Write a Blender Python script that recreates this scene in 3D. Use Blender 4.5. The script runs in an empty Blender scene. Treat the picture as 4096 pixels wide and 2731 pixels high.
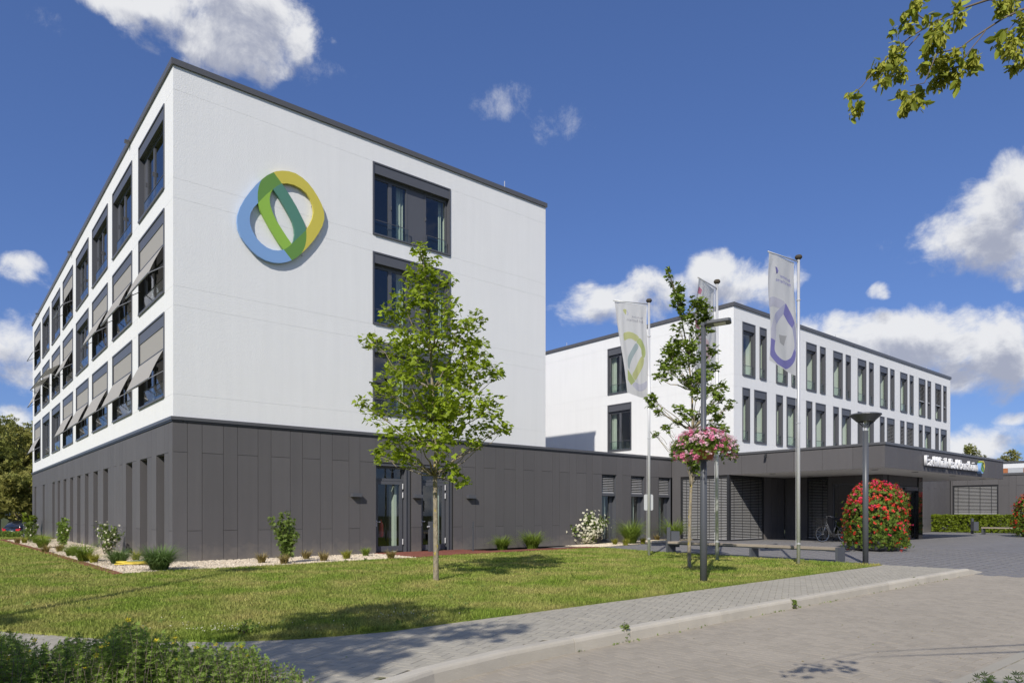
import bpy, bmesh, math, random
import numpy as np
from mathutils import Vector, Matrix
random.seed(11); rng = np.random.default_rng(5)
R = math.radians
sc = bpy.context.scene
COL = sc.collection

# ------------------------------------------------------------------ camera
F, CX, HY, CAMH = 2778.0, 2048.0, 2053.0, 1.35          # pixels of the 4096 x 2731 photograph
YAW = math.atan2(5375 - 2048, F)
FW = (math.cos(YAW), math.sin(YAW)); RT = (math.sin(YAW), -math.cos(YAW))
CAM = (-5.06, -20.58, CAMH)
cam = bpy.data.cameras.new('camera'); camo = bpy.data.objects.new('camera', cam); COL.objects.link(camo)
cam.sensor_width = 36; cam.lens = 36 * F / 4096; cam.shift_y = (HY - 2731 / 2) / 4096
cam.clip_start = 0.05; cam.clip_end = 3000
camo.location = CAM; camo.rotation_euler = (R(90), 0, -math.atan2(FW[0], FW[1]))
sc.camera = camo

def ray(x, y):
    u = (x - CX) / F; v = (HY - y) / F
    return (FW[0] + RT[0] * u, FW[1] + RT[1] * u, v)
def at(x, y, ax, val):
    d = ray(x, y); t = (val - CAM[ax]) / d[ax]
    return Vector([CAM[i] + d[i] * t for i in range(3)])
def gnd(x, y, z=0.0): return at(x, y, 2, z)
def dep(x, y, d):
    r = ray(x, y); return Vector([CAM[i] + r[i] * d for i in range(3)])
def depth_of(p): return (p[0] - CAM[0]) * FW[0] + (p[1] - CAM[1]) * FW[1]
def proj(p):
    d = depth_of(p); r = (p[0] - CAM[0]) * RT[0] + (p[1] - CAM[1]) * RT[1]
    if d < 0.2: return (-9e4, -9e4)
    return (CX + F * r / d, HY - F * (p[2] - CAM[2]) / d)

# ------------------------------------------------------------------ sun, sky, exposure
SUN_EL = R(37.7); SUN_XY = (-0.844, -0.537)
sund = bpy.data.lights.new('sun', 'SUN'); sund.energy = 4.0; sund.angle = R(0.53); sund.color = (1, 0.95, 0.87)
suno = bpy.data.objects.new('sun', sund); COL.objects.link(suno)
sd = Vector((SUN_XY[0] * math.cos(SUN_EL), SUN_XY[1] * math.cos(SUN_EL), math.sin(SUN_EL)))
suno.rotation_euler = sd.to_track_quat('Z', 'Y').to_euler(); suno.location = (-30, -40, 40)

world = bpy.data.worlds.new('World'); sc.world = world; world.use_nodes = True
wt = world.node_tree; wt.nodes.clear()
def wn(t, **k):
    n = wt.nodes.new(t)
    for a, b in k.items(): setattr(n, a, b)
    return n
def wset(n, i, v):
    if hasattr(v, 'is_linked') or isinstance(v, bpy.types.NodeSocket): wt.links.new(v, n.inputs[i])
    else: n.inputs[i].default_value = v
def wm(op, a, b=0.0, c=0.0):
    n = wn('ShaderNodeMath', operation=op); wset(n, 0, a); wset(n, 1, b); wset(n, 2, c); return n.outputs[0]
def wss(x, lo, hi):
    n = wn('ShaderNodeMapRange', interpolation_type='SMOOTHSTEP'); wset(n, 0, x); wset(n, 1, lo); wset(n, 2, hi); return n.outputs[0]
sky = wn('ShaderNodeTexSky'); sky.sky_type = 'NISHITA'; sky.sun_disc = False
sky.sun_elevation = SUN_EL; sky.sun_rotation = math.atan2(SUN_XY[0], SUN_XY[1]) % (2 * math.pi)
sky.air_density = 1.0; sky.dust_density = 0.4; sky.ozone_density = 5.0; sky.altitude = 0
tc = wn('ShaderNodeTexCoord'); sep = wn('ShaderNodeSeparateXYZ'); wt.links.new(tc.outputs['Generated'], sep.inputs[0])
az = wm('ARCTAN2', sep.outputs[0], sep.outputs[1]); el = wm('ARCSINE', sep.outputs[2])
AZ0 = math.atan2(FW[0], FW[1])
# cumulus banks: photo pixel centre, half size in pixels, weight
CLOUDS = [(980, 80, 280, 220, 1.35), (800, 130, 260, 160, 1.15), (480, 0, 330, 80, 1.0), (1120, 240, 130, 90, 0.75), (700, 30, 300, 90, 1.0),
          (20, 1080, 130, 90, 0.6), (130, 1120, 100, 60, 0.3), (0, 1400, 230, 160, 1.3), (30, 1690, 180, 75, 0.95),
          (2440, 1235, 260, 90, 1.2), (2620, 1190, 150, 110, 1.0), (2830, 1120, 120, 130, 1.2), (2990, 1150, 140, 120, 1.2), (2900, 1230, 200, 60, 1.0),
          (4000, 930, 340, 190, 1.35), (3820, 980, 190, 130, 1.0), (4080, 770, 190, 150, 1.1), (3515, 1165, 80, 45, 0.2),
          (3400, 1385, 280, 110, 1.3), (3680, 1385, 280, 135, 1.4), (4050, 1390, 190, 150, 1.2), (3560, 1480, 340, 70, 0.95), (3880, 1470, 200, 80, 0.9),
          (3880, 1770, 280, 100, 1.15), (4090, 1660, 110, 50, 0.55)]
# thin torn wisps
WISPS = [(2010, 410, 170, 90, 1.0), (2190, 490, 170, 100, 1.0), (170, 90, 190, 100, 0.8), (1300, 290, 140, 90, 0.8), (3560, 1000, 120, 120, 0.6), (2330, 1200, 130, 80, 0.8)]
def pix_dir(x, y):
    r = ray(x, y); l = math.sqrt(sum(c * c for c in r)); return math.atan2(r[0], r[1]), math.asin(r[2] / l)
def banks(lst, el_s, shifts):
    """soft union of elliptical banks; one value for each elevation shift"""
    best = [None] * len(shifts)
    for (x, y, rx, ry, w) in lst:
        a, e = pix_dir(x, y); a2, e2 = pix_dir(x + rx, y); a3, e3 = pix_dir(x, y - ry)
        ra = 1 / (abs(a2 - a) + 1e-4); re = 1 / (abs(e3 - e) + 1e-4)
        u = wm('MULTIPLY_ADD', azw, ra, -a * ra); u2 = wm('MULTIPLY_ADD', u, u, -w)
        for k, s_ in enumerate(shifts):
            v = wm('MULTIPLY_ADD', el_s, re, (s_ - e) * re); q = wm('MULTIPLY_ADD', v, v, u2)
            best[k] = q if best[k] is None else wm('MINIMUM', best[k], q)
    return [wm('MAXIMUM', wm('MULTIPLY', q, -1.0), -2.0) for q in best]
def vec2(dx, dy):
    c = wn('ShaderNodeCombineXYZ'); wset(c, 0, wm('ADD', azc, dx)); wset(c, 1, wm('ADD', el, dy)); return c.outputs[0]
def noise2(vec, scale, detail, rough=0.55, dist=0.0):
    n = wn('ShaderNodeTexNoise', noise_dimensions='2D'); n.inputs['Scale'].default_value = scale; n.inputs['Detail'].default_value = detail
    n.inputs['Roughness'].default_value = rough; n.inputs['Distortion'].default_value = dist; wt.links.new(vec, n.inputs['Vector']); return n.outputs[0]
azc = wm('MULTIPLY', az, 0.85)
gate = wss(wm('ABSOLUTE', wm('SUBTRACT', az, AZ0)), R(42), R(55)); ngate = wm('SUBTRACT', 1.0, gate)
v0 = vec2(0.0, 0.0); SH = 0.032; v1 = vec2(0.0, SH)
azw = wm('MULTIPLY_ADD', wm('SUBTRACT', noise2(vec2(0.0, 0.0), 7, 2), 0.5), 0.09, az)
elw = wm('MULTIPLY_ADD', wm('SUBTRACT', noise2(vec2(3.1, 1.7), 9, 2), 0.5), 0.05, el)
bk0, bk1 = banks(CLOUDS, elw, (0.0, SH))
def density(bk, vec):
    # away from the banks named above the same fair-weather sky goes on all round
    gen = wm('MULTIPLY', wm('SUBTRACT', noise2(vec, 3.0, 2), 0.53), 6.0)
    d = wm('ADD', wm('MULTIPLY', bk, ngate), wm('MULTIPLY', gen, gate))
    for (s_, a_) in ((22, 0.8), (50, 0.45)):                  # billows of two sizes
        vo = wn('ShaderNodeTexVoronoi', feature='SMOOTH_F1', voronoi_dimensions='2D'); vo.inputs['Scale'].default_value = s_; vo.inputs['Smoothness'].default_value = 0.4; wt.links.new(vec, vo.inputs['Vector'])
        d = wm('MULTIPLY_ADD', wm('SUBTRACT', 0.40, vo.outputs['Distance']), a_, d)
    return wm('MULTIPLY_ADD', wm('SUBTRACT', noise2(vec, 13, 10, 0.66, 0.2), 0.455), 3.3, d)
d0 = density(bk0, v0); d1 = density(bk1, v1)
alpha = wm('MULTIPLY', wss(d0, -0.1, 1.15), 0.96)
wb, = banks(WISPS, el, (0.0,))
wisp = wm('MULTIPLY', wss(wm('MULTIPLY_ADD', wm('SUBTRACT', noise2(v0, 16, 9, 0.72, 0.15), 0.5), 3.6, wb), 0.3, 2.0), 0.5)
alpha = wm('MAXIMUM', alpha, wm('MULTIPLY', wisp, ngate))
lit = wm('SUBTRACT', 1.0, wm('MULTIPLY', wss(d1, 0.1, 1.5), 0.9))
mixc = wn('ShaderNodeMix', data_type='RGBA'); wset(mixc, 0, lit)
mixc.inputs[6].default_value = (2.75, 3.0, 3.9, 1); mixc.inputs[7].default_value = (6.9, 6.95, 7.1, 1)
mixs = wn('ShaderNodeMix', data_type='RGBA'); wset(mixs, 0, alpha)
tint = wn('ShaderNodeMix', data_type='RGBA', blend_type='MULTIPLY'); tint.inputs[0].default_value = 1.0; tint.inputs[7].default_value = (0.74, 0.94, 1.48, 1)
gam = wn('ShaderNodeGamma'); gam.inputs[1].default_value = 0.70; wt.links.new(sky.outputs[0], gam.inputs[0])   # a polarised sky: deeper blue, softer gradient
wt.links.new(gam.outputs[0], tint.inputs[6]); wt.links.new(tint.outputs[2], mixs.inputs[6]); wt.links.new(mixc.outputs[2], mixs.inputs[7])
bg = wn('ShaderNodeBackground'); bg.inputs[1].default_value = 0.115
wt.links.new(mixs.outputs[2], bg.inputs[0])
out = wn('ShaderNodeOutputWorld'); wt.links.new(bg.outputs[0], out.inputs[0])

sc.view_settings.view_transform = 'Standard'; sc.view_settings.look = 'None'; sc.view_settings.gamma = 1
sc.view_settings.exposure = 0.08
sc.cycles.max_bounces = 8; sc.cycles.transparent_max_bounces = 16; sc.cycles.caustics_reflective = False; sc.cycles.caustics_refractive = False

# ------------------------------------------------------------------ materials
MATS = {}
def mat(name, col, rough=0.6, metal=0.0, spec=0.5, var=0.0, vscale=4.0, col2=None, cscale=3.0, clo=0.4, chi=0.6, rnd=0.0, isl=0.0,
        bump=0.0, bscale=60.0, bdetail=4.0, transl=0.0, coat=0.0, stretch=None, fine=0.0, fscale=120.0, streak=0.0, dust=None):
    m = bpy.data.materials.new(name); m.use_nodes = True; t = m.node_tree; N = t.nodes; L = t.links
    p = N['Principled BSDF']; p.inputs['Roughness'].default_value = rough; p.inputs['Metallic'].default_value = metal
    p.inputs['Specular IOR Level'].default_value = spec; p.inputs['Coat Weight'].default_value = coat
    tcn = N.new('ShaderNodeTexCoord'); vec = tcn.outputs['Object']
    if stretch:
        mp = N.new('ShaderNodeMapping'); mp.inputs['Scale'].default_value = stretch; L.new(vec, mp.inputs[0]); vec = mp.outputs[0]
    def noise(s, d=4.0, ro=0.55):
        n = N.new('ShaderNodeTexNoise'); n.inputs['Scale'].default_value = s; n.inputs['Detail'].default_value = d; n.inputs['Roughness'].default_value = ro
        L.new(vec, n.inputs['Vector']); return n.outputs[0]
    c = N.new('ShaderNodeRGB'); c.outputs[0].default_value = (*col, 1); cur = c.outputs[0]
    if col2:
        mr = N.new('ShaderNodeMapRange'); mr.inputs[1].default_value = clo; mr.inputs[2].default_value = chi; L.new(noise(cscale, 5), mr.inputs[0])
        mx = N.new('ShaderNodeMix'); mx.data_type = 'RGBA'; L.new(mr.outputs[0], mx.inputs[0]); L.new(cur, mx.inputs[6]); mx.inputs[7].default_value = (*col2, 1); cur = mx.outputs[2]
    fac = None
    def addf(src, amt):
        nonlocal fac
        a = N.new('ShaderNodeMath'); a.operation = 'MULTIPLY_ADD'; L.new(src, a.inputs[0]); a.inputs[1].default_value = 2 * amt; a.inputs[2].default_value = -amt
        if fac is None: fac = a.outputs[0]
        else:
            b = N.new('ShaderNodeMath'); b.operation = 'ADD'; L.new(fac, b.inputs[0]); L.new(a.outputs[0], b.inputs[1]); fac = b.outputs[0]
    if var: addf(noise(vscale), var)
    if fine: addf(noise(fscale, 3), fine)
    if streak:                                               # rain streaks running down the wall
        mp = N.new('ShaderNodeMapping'); mp.inputs['Scale'].default_value = (3.2, 3.2, 0.16); L.new(tcn.outputs['Object'], mp.inputs[0]); v0_, vec = vec, mp.outputs[0]; addf(noise(1.6, 6, 0.62), streak); vec = v0_
    if dust:                                                 # splashed dirt along the foot of the wall
        sx = N.new('ShaderNodeSeparateXYZ'); L.new(tcn.outputs['Object'], sx.inputs[0]); nd = N.new('ShaderNodeMath'); nd.operation = 'MULTIPLY_ADD'; L.new(noise(4, 5), nd.inputs[0]); nd.inputs[1].default_value = -0.9; L.new(sx.outputs[2], nd.inputs[2])
        md = N.new('ShaderNodeMapRange'); md.inputs[1].default_value = 0.05; md.inputs[2].default_value = -0.42; md.inputs[3].default_value = 0.0; md.inputs[4].default_value = 0.35; L.new(nd.outputs[0], md.inputs[0])
        mx = N.new('ShaderNodeMix'); mx.data_type = 'RGBA'; L.new(md.outputs[0], mx.inputs[0]); L.new(cur, mx.inputs[6]); mx.inputs[7].default_value = (*dust, 1); cur = mx.outputs[2]
    if rnd: oi = N.new('ShaderNodeObjectInfo'); addf(oi.outputs['Random'], rnd)
    if isl: g = N.new('ShaderNodeNewGeometry'); addf(g.outputs['Random Per Island'], isl)
    if fac is not None:
        a = N.new('ShaderNodeMath'); a.operation = 'ADD'; a.inputs[1].default_value = 1.0; L.new(fac, a.inputs[0])
        v = N.new('ShaderNodeVectorMath'); v.operation = 'SCALE'; L.new(cur, v.inputs[0]); L.new(a.outputs[0], v.inputs[3]); cur = v.outputs[0]
    L.new(cur, p.inputs['Base Color'])
    if bump:
        b = N.new('ShaderNodeBump'); b.inputs['Strength'].default_value = 1.0; b.inputs['Distance'].default_value = bump
        L.new(noise(bscale, bdetail), b.inputs['Height']); L.new(b.outputs[0], p.inputs['Normal'])
    if transl:
        tr = N.new('ShaderNodeBsdfTranslucent'); L.new(cur, tr.inputs[0])
        ms = N.new('ShaderNodeMixShader'); ms.inputs[0].default_value = transl
        L.new(p.outputs[0], ms.inputs[1]); L.new(tr.outputs[0], ms.inputs[2]); L.new(ms.outputs[0], N['Material Output'].inputs[0])
    MATS[name] = m; return m
def glassmat(name, tint=(0.78, 0.83, 0.80), ior=1.75, rough=0.0):
    m = bpy.data.materials.new(name); m.use_nodes = True; t = m.node_tree; N = t.nodes; L = t.links; N.clear()
    tr = N.new('ShaderNodeBsdfTransparent'); tr.inputs[0].default_value = (*tint, 1)
    gl = N.new('ShaderNodeBsdfGlossy'); gl.inputs['Roughness'].default_value = rough; gl.inputs[0].default_value = (1, 1, 1, 1)
    fr = N.new('ShaderNodeFresnel'); ge = N.new('ShaderNodeNewGeometry'); mr = N.new('ShaderNodeMapRange')   # thin pane: the same reflection from either side
    mr.inputs[3].default_value = ior; mr.inputs[4].default_value = 1 / ior; L.new(ge.outputs['Backfacing'], mr.inputs[0]); L.new(mr.outputs[0], fr.inputs[0])
    mx = N.new('ShaderNodeMixShader'); o = N.new('ShaderNodeOutputMaterial')
    L.new(fr.outputs[0], mx.inputs[0]); L.new(tr.outputs[0], mx.inputs[1]); L.new(gl.outputs[0], mx.inputs[2]); L.new(mx.outputs[0], o.inputs[0])
    MATS[name] = m; return m

mat('stucco', (0.80, 0.80, 0.79), 0.9, spec=0.2, var=0.03, vscale=0.6, streak=0.045, bump=0.006, bscale=34, bdetail=4, fine=0.015, fscale=40, stretch=None)
mat('stucco_joint', (0.80, 0.80, 0.79), 0.9, spec=0.2)
mat('cladding', (0.118, 0.112, 0.113), 0.6, spec=0.25, var=0.06, vscale=0.9, rnd=0.055, fine=0.05, fscale=90, streak=0.10, dust=(0.30, 0.26, 0.21))
mat('cladding_back', (0.012, 0.012, 0.012), 0.8)
mat('anthracite', (0.095, 0.098, 0.11), 0.38, spec=0.5, var=0.03, vscale=2)
mat('anthracite_dark', (0.03, 0.031, 0.035), 0.4, spec=0.5)
mat('coping_metal', (0.10, 0.10, 0.105), 0.35, spec=0.5, var=0.05, vscale=1.5)
mat('roof_gravel', (0.25, 0.24, 0.22), 0.9, var=0.2, vscale=8)
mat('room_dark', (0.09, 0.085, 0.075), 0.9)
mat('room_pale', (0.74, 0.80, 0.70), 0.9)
mat('curtain', (0.74, 0.80, 0.70), 0.9, transl=0.3, var=0.1, vscale=12)
mat('awning_fabric', (0.44, 0.42, 0.39), 0.85, spec=0.2, transl=0.18, fine=0.03, fscale=200)
mat('awning_metal', (0.30, 0.30, 0.30), 0.35, metal=0.6)
mat('blind_slat', (0.40, 0.395, 0.39), 0.42, metal=0.15, var=0.04)
mat('soffit', (0.82, 0.79, 0.73), 0.7, var=0.02)
mat('white_paint', (0.8, 0.8, 0.8), 0.35)
mat('steel', (0.60, 0.60, 0.60), 0.38, metal=0.35, var=0.05, vscale=6)
mat('steel_dark', (0.085, 0.09, 0.10), 0.4, spec=0.5, fine=0.04, fscale=60)
mat('logo_blue', (0.22, 0.38, 0.66), 0.42)
mat('logo_yellow', (0.62, 0.53, 0.08), 0.42)
mat('logo_light_green', (0.29, 0.50, 0.065), 0.42)
mat('logo_teal', (0.09, 0.235, 0.17), 0.42)
mat('logo_dark_green', (0.135, 0.28, 0.055), 0.42)
mat('lawn_soil', (0.16, 0.225, 0.035), 0.95, spec=0.1, col2=(0.29, 0.275, 0.08), cscale=0.9, clo=0.38, chi=0.66, var=0.35, vscale=6, bump=0.02, bscale=30, fine=0.35, fscale=45)
mat('ground_far', (0.08, 0.09, 0.035), 0.95, spec=0.1, var=0.3, vscale=0.3)
mat('grass_blade', (0.225, 0.305, 0.045), 0.7, spec=0.2, col2=(0.42, 0.385, 0.13), cscale=0.9, clo=0.38, chi=0.66, isl=0.45, transl=0.3, var=0.2, vscale=3)
mat('gravel', (0.68, 0.59, 0.46), 0.9, spec=0.2, isl=0.28, var=0.1)
mat('gravel_bed', (0.56, 0.48, 0.37), 0.95, spec=0.1, var=0.25, vscale=22, bump=0.02, bscale=40)
mat('red_brick', (0.23, 0.085, 0.06), 0.85, spec=0.2, rnd=0.16, isl=0.16, var=0.1, vscale=8)
mat('red_joint', (0.10, 0.055, 0.04), 0.95)
mat('paver', (0.39, 0.36, 0.295), 0.85, spec=0.25, rnd=0.06, isl=0.06, var=0.12, vscale=0.7, fine=0.06, fscale=150)
mat('paver_road', (0.345, 0.305, 0.245), 0.85, spec=0.25, rnd=0.07, isl=0.07, var=0.16, vscale=0.45, fine=0.06, fscale=150)
mat('paver_joint', (0.20, 0.175, 0.13), 0.95, col2=(0.12, 0.13, 0.04), cscale=5, clo=0.55, chi=0.62)
mat('plaza_slab', (0.205, 0.198, 0.196), 0.75, spec=0.3, rnd=0.05, isl=0.05, var=0.10, vscale=0.5, fine=0.05, fscale=120)
mat('plaza_joint', (0.16, 0.155, 0.15), 0.95)
mat('kerb_concrete', (0.50, 0.46, 0.385), 0.88, spec=0.2, rnd=0.07, var=0.16, vscale=3, fine=0.06, fscale=90, bump=0.004, bscale=80)
mat('bark', (0.30, 0.255, 0.185), 0.95, spec=0.1, col2=(0.45, 0.35, 0.06), cscale=16, clo=0.58, chi=0.68, var=0.6, vscale=22, bump=0.02, bscale=40, stretch=(1, 1, 0.5))
mat('bark_dark', (0.09, 0.075, 0.055), 0.95, spec=0.1, var=0.3, vscale=20, bump=0.02, bscale=30)
mat('bark_pale', (0.17, 0.14, 0.11), 0.95, spec=0.1, var=0.3, vscale=10)
mat('leaf_maple', (0.29, 0.375, 0.025), 0.5, spec=0.3, isl=0.35, transl=0.45)
mat('leaf_maple_deep', (0.17, 0.24, 0.025), 0.5, spec=0.35, isl=0.35, transl=0.38)
mat('leaf_hornbeam', (0.29, 0.34, 0.04), 0.55, spec=0.3, isl=0.3, transl=0.35)
mat('bract', (0.40, 0.41, 0.06), 0.6, spec=0.3, isl=0.25, transl=0.35)
mat('leaf_far', (0.23, 0.255, 0.06), 0.7, spec=0.2, isl=0.45, transl=0.3, col2=(0.29, 0.27, 0.07), cscale=0.25)
mat('leaf_hedge', (0.20, 0.26, 0.02), 0.55, spec=0.3, isl=0.4, transl=0.3)
mat('leaf_bush', (0.235, 0.335, 0.06), 0.6, spec=0.3, isl=0.45, transl=0.35)
mat('leaf_geranium', (0.15, 0.22, 0.03), 0.55, spec=0.3, isl=0.4, transl=0.3)
mat('leaf_shrub', (0.18, 0.25, 0.05), 0.6, spec=0.3, isl=0.4, transl=0.3)
mat('ornamental_grass', (0.25, 0.34, 0.05), 0.6, spec=0.25, isl=0.35, transl=0.35)
mat('ornamental_grass_blue', (0.18, 0.27, 0.08), 0.6, spec=0.25, isl=0.3, transl=0.35)
mat('sedge_yellow', (0.36, 0.36, 0.05), 0.6, spec=0.25, isl=0.35, transl=0.3)
mat('sedge_brown', (0.34, 0.27, 0.10), 0.7, spec=0.2, isl=0.35, transl=0.2)
mat('petal_white', (0.80, 0.76, 0.58), 0.6, isl=0.12, transl=0.2)
mat('petal_yellow', (0.72, 0.58, 0.02), 0.55, isl=0.12, transl=0.2)
mat('petal_red', (0.80, 0.05, 0.03), 0.5, isl=0.25, transl=0.25)
mat('petal_pinkred', (0.82, 0.05, 0.14), 0.5, isl=0.2, transl=0.25)
mat('petal_pink', (0.76, 0.22, 0.36), 0.5, isl=0.35, transl=0.25)
mat('petal_palepink', (0.82, 0.56, 0.62), 0.5, isl=0.15, transl=0.25)
mat('terracotta', (0.30, 0.095, 0.05), 0.75, var=0.1)
mat('wood_grey', (0.34, 0.29, 0.235), 0.85, spec=0.2, var=0.25, vscale=14, stretch=(3, 0.4, 3), rnd=0.1)
mat('hose_yellow', (0.75, 0.58, 0.07), 0.45, var=0.1)
mat('hose_green', (0.02, 0.12, 0.09), 0.45)
mat('flag_cloth', (0.80, 0.795, 0.78), 0.85, spec=0.2, transl=0.55)
for nm, c in (('print_yellow_green', (0.60, 0.62, 0.32)), ('print_blue_grey', (0.44, 0.52, 0.53)), ('print_lilac_pale', (0.62, 0.62, 0.70)), ('print_purple', (0.27, 0.26, 0.55)),
              ('print_purple_light', (0.50, 0.51, 0.66)), ('print_pink', (0.66, 0.28, 0.38)), ('print_pink_pale', (0.70, 0.56, 0.58)), ('print_grey', (0.36, 0.36, 0.40)), ('print_grey_pale', (0.50, 0.50, 0.50)), ('print_olive', (0.50, 0.57, 0.26))):
    mat(nm, c, 0.85, spec=0.2, transl=0.5)
mat('rubber', (0.015, 0.015, 0.016), 0.7)
mat('car_paint', (0.008, 0.010, 0.016), 0.15, spec=0.6, coat=1.0)
mat('tail_red', (0.55, 0.01, 0.012), 0.2, spec=0.6)
mat('plate_white', (0.7, 0.7, 0.7), 0.4)
mat('plate_blue', (0.02, 0.08, 0.45), 0.4)
mat('print_black', (0.02, 0.02, 0.02), 0.5)
mat('chrome', (0.7, 0.7, 0.7), 0.12, metal=1.0)
mat('sign_back', (0.55, 0.56, 0.57), 0.45, metal=0.2)
mat('orange_panel', (0.42, 0.15, 0.055), 0.7)
mat('lens_pale', (0.75, 0.75, 0.68), 0.3)
mat('dark_glass', (0.012, 0.013, 0.015), 0.06, spec=0.7)
glassmat('glass', ior=1.9); glassmat('glass_rail', (0.80, 0.88, 0.87), 1.45)
glassmat('glass_tinted', (0.22, 0.24, 0.25), 1.6)

# ------------------------------------------------------------------ mesh helpers
class MB:
    def __init__(s, o=(0, 0, 0), U=(1, 0, 0), V=(0, 0, 1), N=(0, -1, 0), world=False):
        s.v = []; s.f = []; s.mi = []; s.cur = 0
        s.loc = None
        if not world: s.loc = (Vector(o), Vector(U), Vector(V), Vector(N))
    def P(s, p):
        if s.loc is None: return tuple(p)
        o, U, V, N = s.loc; return tuple(o + U * p[0] + V * p[1] + N * p[2])
    def face(s, pts):
        b = len(s.v); s.v += [s.P(p) for p in pts]; s.f.append(tuple(range(b, b + len(pts)))); s.mi.append(s.cur)
    def box(s, a0, a1, b0, b1, c0, c1):
        b = len(s.v)
        s.v += [s.P(p) for p in ((a0, b0, c0), (a1, b0, c0), (a1, b1, c0), (a0, b1, c0), (a0, b0, c1), (a1, b0, c1), (a1, b1, c1), (a0, b1, c1))]
        for q in ((3, 2, 1, 0), (4, 5, 6, 7), (0, 1, 5, 4), (1, 2, 6, 5), (2, 3, 7, 6), (3, 0, 4, 7)):
            s.f.append(tuple(b + i for i in q)); s.mi.append(s.cur)
    def tube(s, pts, rad, n=8, caps=True):
        pts = [Vector(p) for p in pts]; k = len(pts)
        if not hasattr(rad, '__len__'): rad = [rad] * k
        b = len(s.v); prev = None
        for i, p in enumerate(pts):
            d = (pts[min(i + 1, k - 1)] - pts[max(i - 1, 0)])
            d = d.normalized() if d.length > 1e-9 else Vector((0, 0, 1))
            if prev is None:
                a = d.orthogonal().normalized()
            else:
                a = prev - d * prev.dot(d); a = a.normalized() if a.length > 1e-6 else d.orthogonal().normalized()
            prev = a; c = d.cross(a)
            for j in range(n):
                t = 2 * math.pi * j / n
                s.v.append(s.P(p + (a * math.cos(t) + c * math.sin(t)) * rad[i]))
        for i in range(k - 1):
            for j in range(n):
                j2 = (j + 1) % n
                s.f.append((b + i * n + j, b + i * n + j2, b + (i + 1) * n + j2, b + (i + 1) * n + j)); s.mi.append(s.cur)
        if caps:
            s.f.append(tuple(b + j for j in range(n - 1, -1, -1))); s.mi.append(s.cur)
            s.f.append(tuple(b + (k - 1) * n + j for j in range(n))); s.mi.append(s.cur)
    def lathe(s, prof, c=(0, 0, 0), n=20):
        b = len(s.v)
        for (r, z) in prof:
            for j in range(n):
                t = 2 * math.pi * j / n
                s.v.append(s.P((c[0] + r * math.cos(t), c[1] + r * math.sin(t), c[2] + z)))
        for i in range(len(prof) - 1):
            for j in range(n):
                j2 = (j + 1) % n
                s.f.append((b + i * n + j, b + i * n + j2, b + (i + 1) * n + j2, b + (i + 1) * n + j)); s.mi.append(s.cur)
    def prism(s, pts, n0, n1):
        """outline in the local u,v plane extruded along the local normal from n0 (back) to n1 (front)"""
        k = len(pts); b = len(s.v)
        area = sum(pts[i][0] * pts[(i + 1) % k][1] - pts[(i + 1) % k][0] * pts[i][1] for i in range(k))
        if area < 0: pts = pts[::-1]
        s.v += [s.P((p[0], p[1], n0)) for p in pts] + [s.P((p[0], p[1], n1)) for p in pts]
        s.f.append(tuple(b + k + i for i in range(k))); s.mi.append(s.cur)
        s.f.append(tuple(b + i for i in range(k - 1, -1, -1))); s.mi.append(s.cur)
        for i in range(k):
            j = (i + 1) % k; s.f.append((b + i, b + j, b + k + j, b + k + i)); s.mi.append(s.cur)
    def build(s, name, m, parent=None, smooth=False, kind=None):
        me = bpy.data.meshes.new(name); me.from_pydata(s.v, [], s.f)
        ms = m if isinstance(m, (list, tuple)) else [m]
        for x in ms: me.materials.append(MATS[x])
        if len(ms) > 1: me.polygons.foreach_set('material_index', s.mi)
        if smooth: me.polygons.foreach_set('use_smooth', [True] * len(s.f))
        me.update()
        return link(name, me, parent, kind)
def W(): return MB(world=True)
def link(name, me, parent=None, kind=None):
    o = bpy.data.objects.new(name, me); COL.objects.link(o)
    if parent is not None:
        o.parent = parent
        if parent.get('wroot'): o.matrix_parent_inverse = Matrix.Translation(-parent.location)
    if kind: o['kind'] = kind
    return o
def thing(name, label, cat, loc=(0, 0, 0), group=None, world=True):
    """an Empty at the base of a thing; its parts are built in world coordinates (world) or round the Empty's own origin"""
    o = bpy.data.objects.new(name, None); COL.objects.link(o); o.location = loc; o.empty_display_size = 0.2
    if world: o['wroot'] = 1
    return tag(o, label, cat, group)
def tag(o, label, cat, group=None):
    o['label'] = label; o['category'] = cat
    if group: o['group'] = group
    return o
def struct(o): o['kind'] = 'structure'; return o
def copy_tree(o, parent=None):
    c = o.copy(); COL.objects.link(c); c.parent = parent
    for ch in list(o.children): copy_tree(ch, c)
    return c
def np_mesh(name, v, loops, starts, totals, mats, mi=None, parent=None, kind=None, smooth=False):
    me = bpy.data.meshes.new(name)
    me.vertices.add(len(v)); me.vertices.foreach_set('co', np.ascontiguousarray(v, dtype=np.float32).ravel())
    me.loops.add(len(loops)); me.loops.foreach_set('vertex_index', np.ascontiguousarray(loops, dtype=np.int32))
    me.polygons.add(len(starts)); me.polygons.foreach_set('loop_start', np.ascontiguousarray(starts, dtype=np.int32))
    for x in ([mats] if isinstance(mats, str) else mats): me.materials.append(MATS[x])
    if mi is not None: me.polygons.foreach_set('material_index', np.ascontiguousarray(mi, dtype=np.int32))
    me.update(calc_edges=True); me.validate()
    if not smooth: me.shade_flat()
    return link(name, me, parent, kind)
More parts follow.
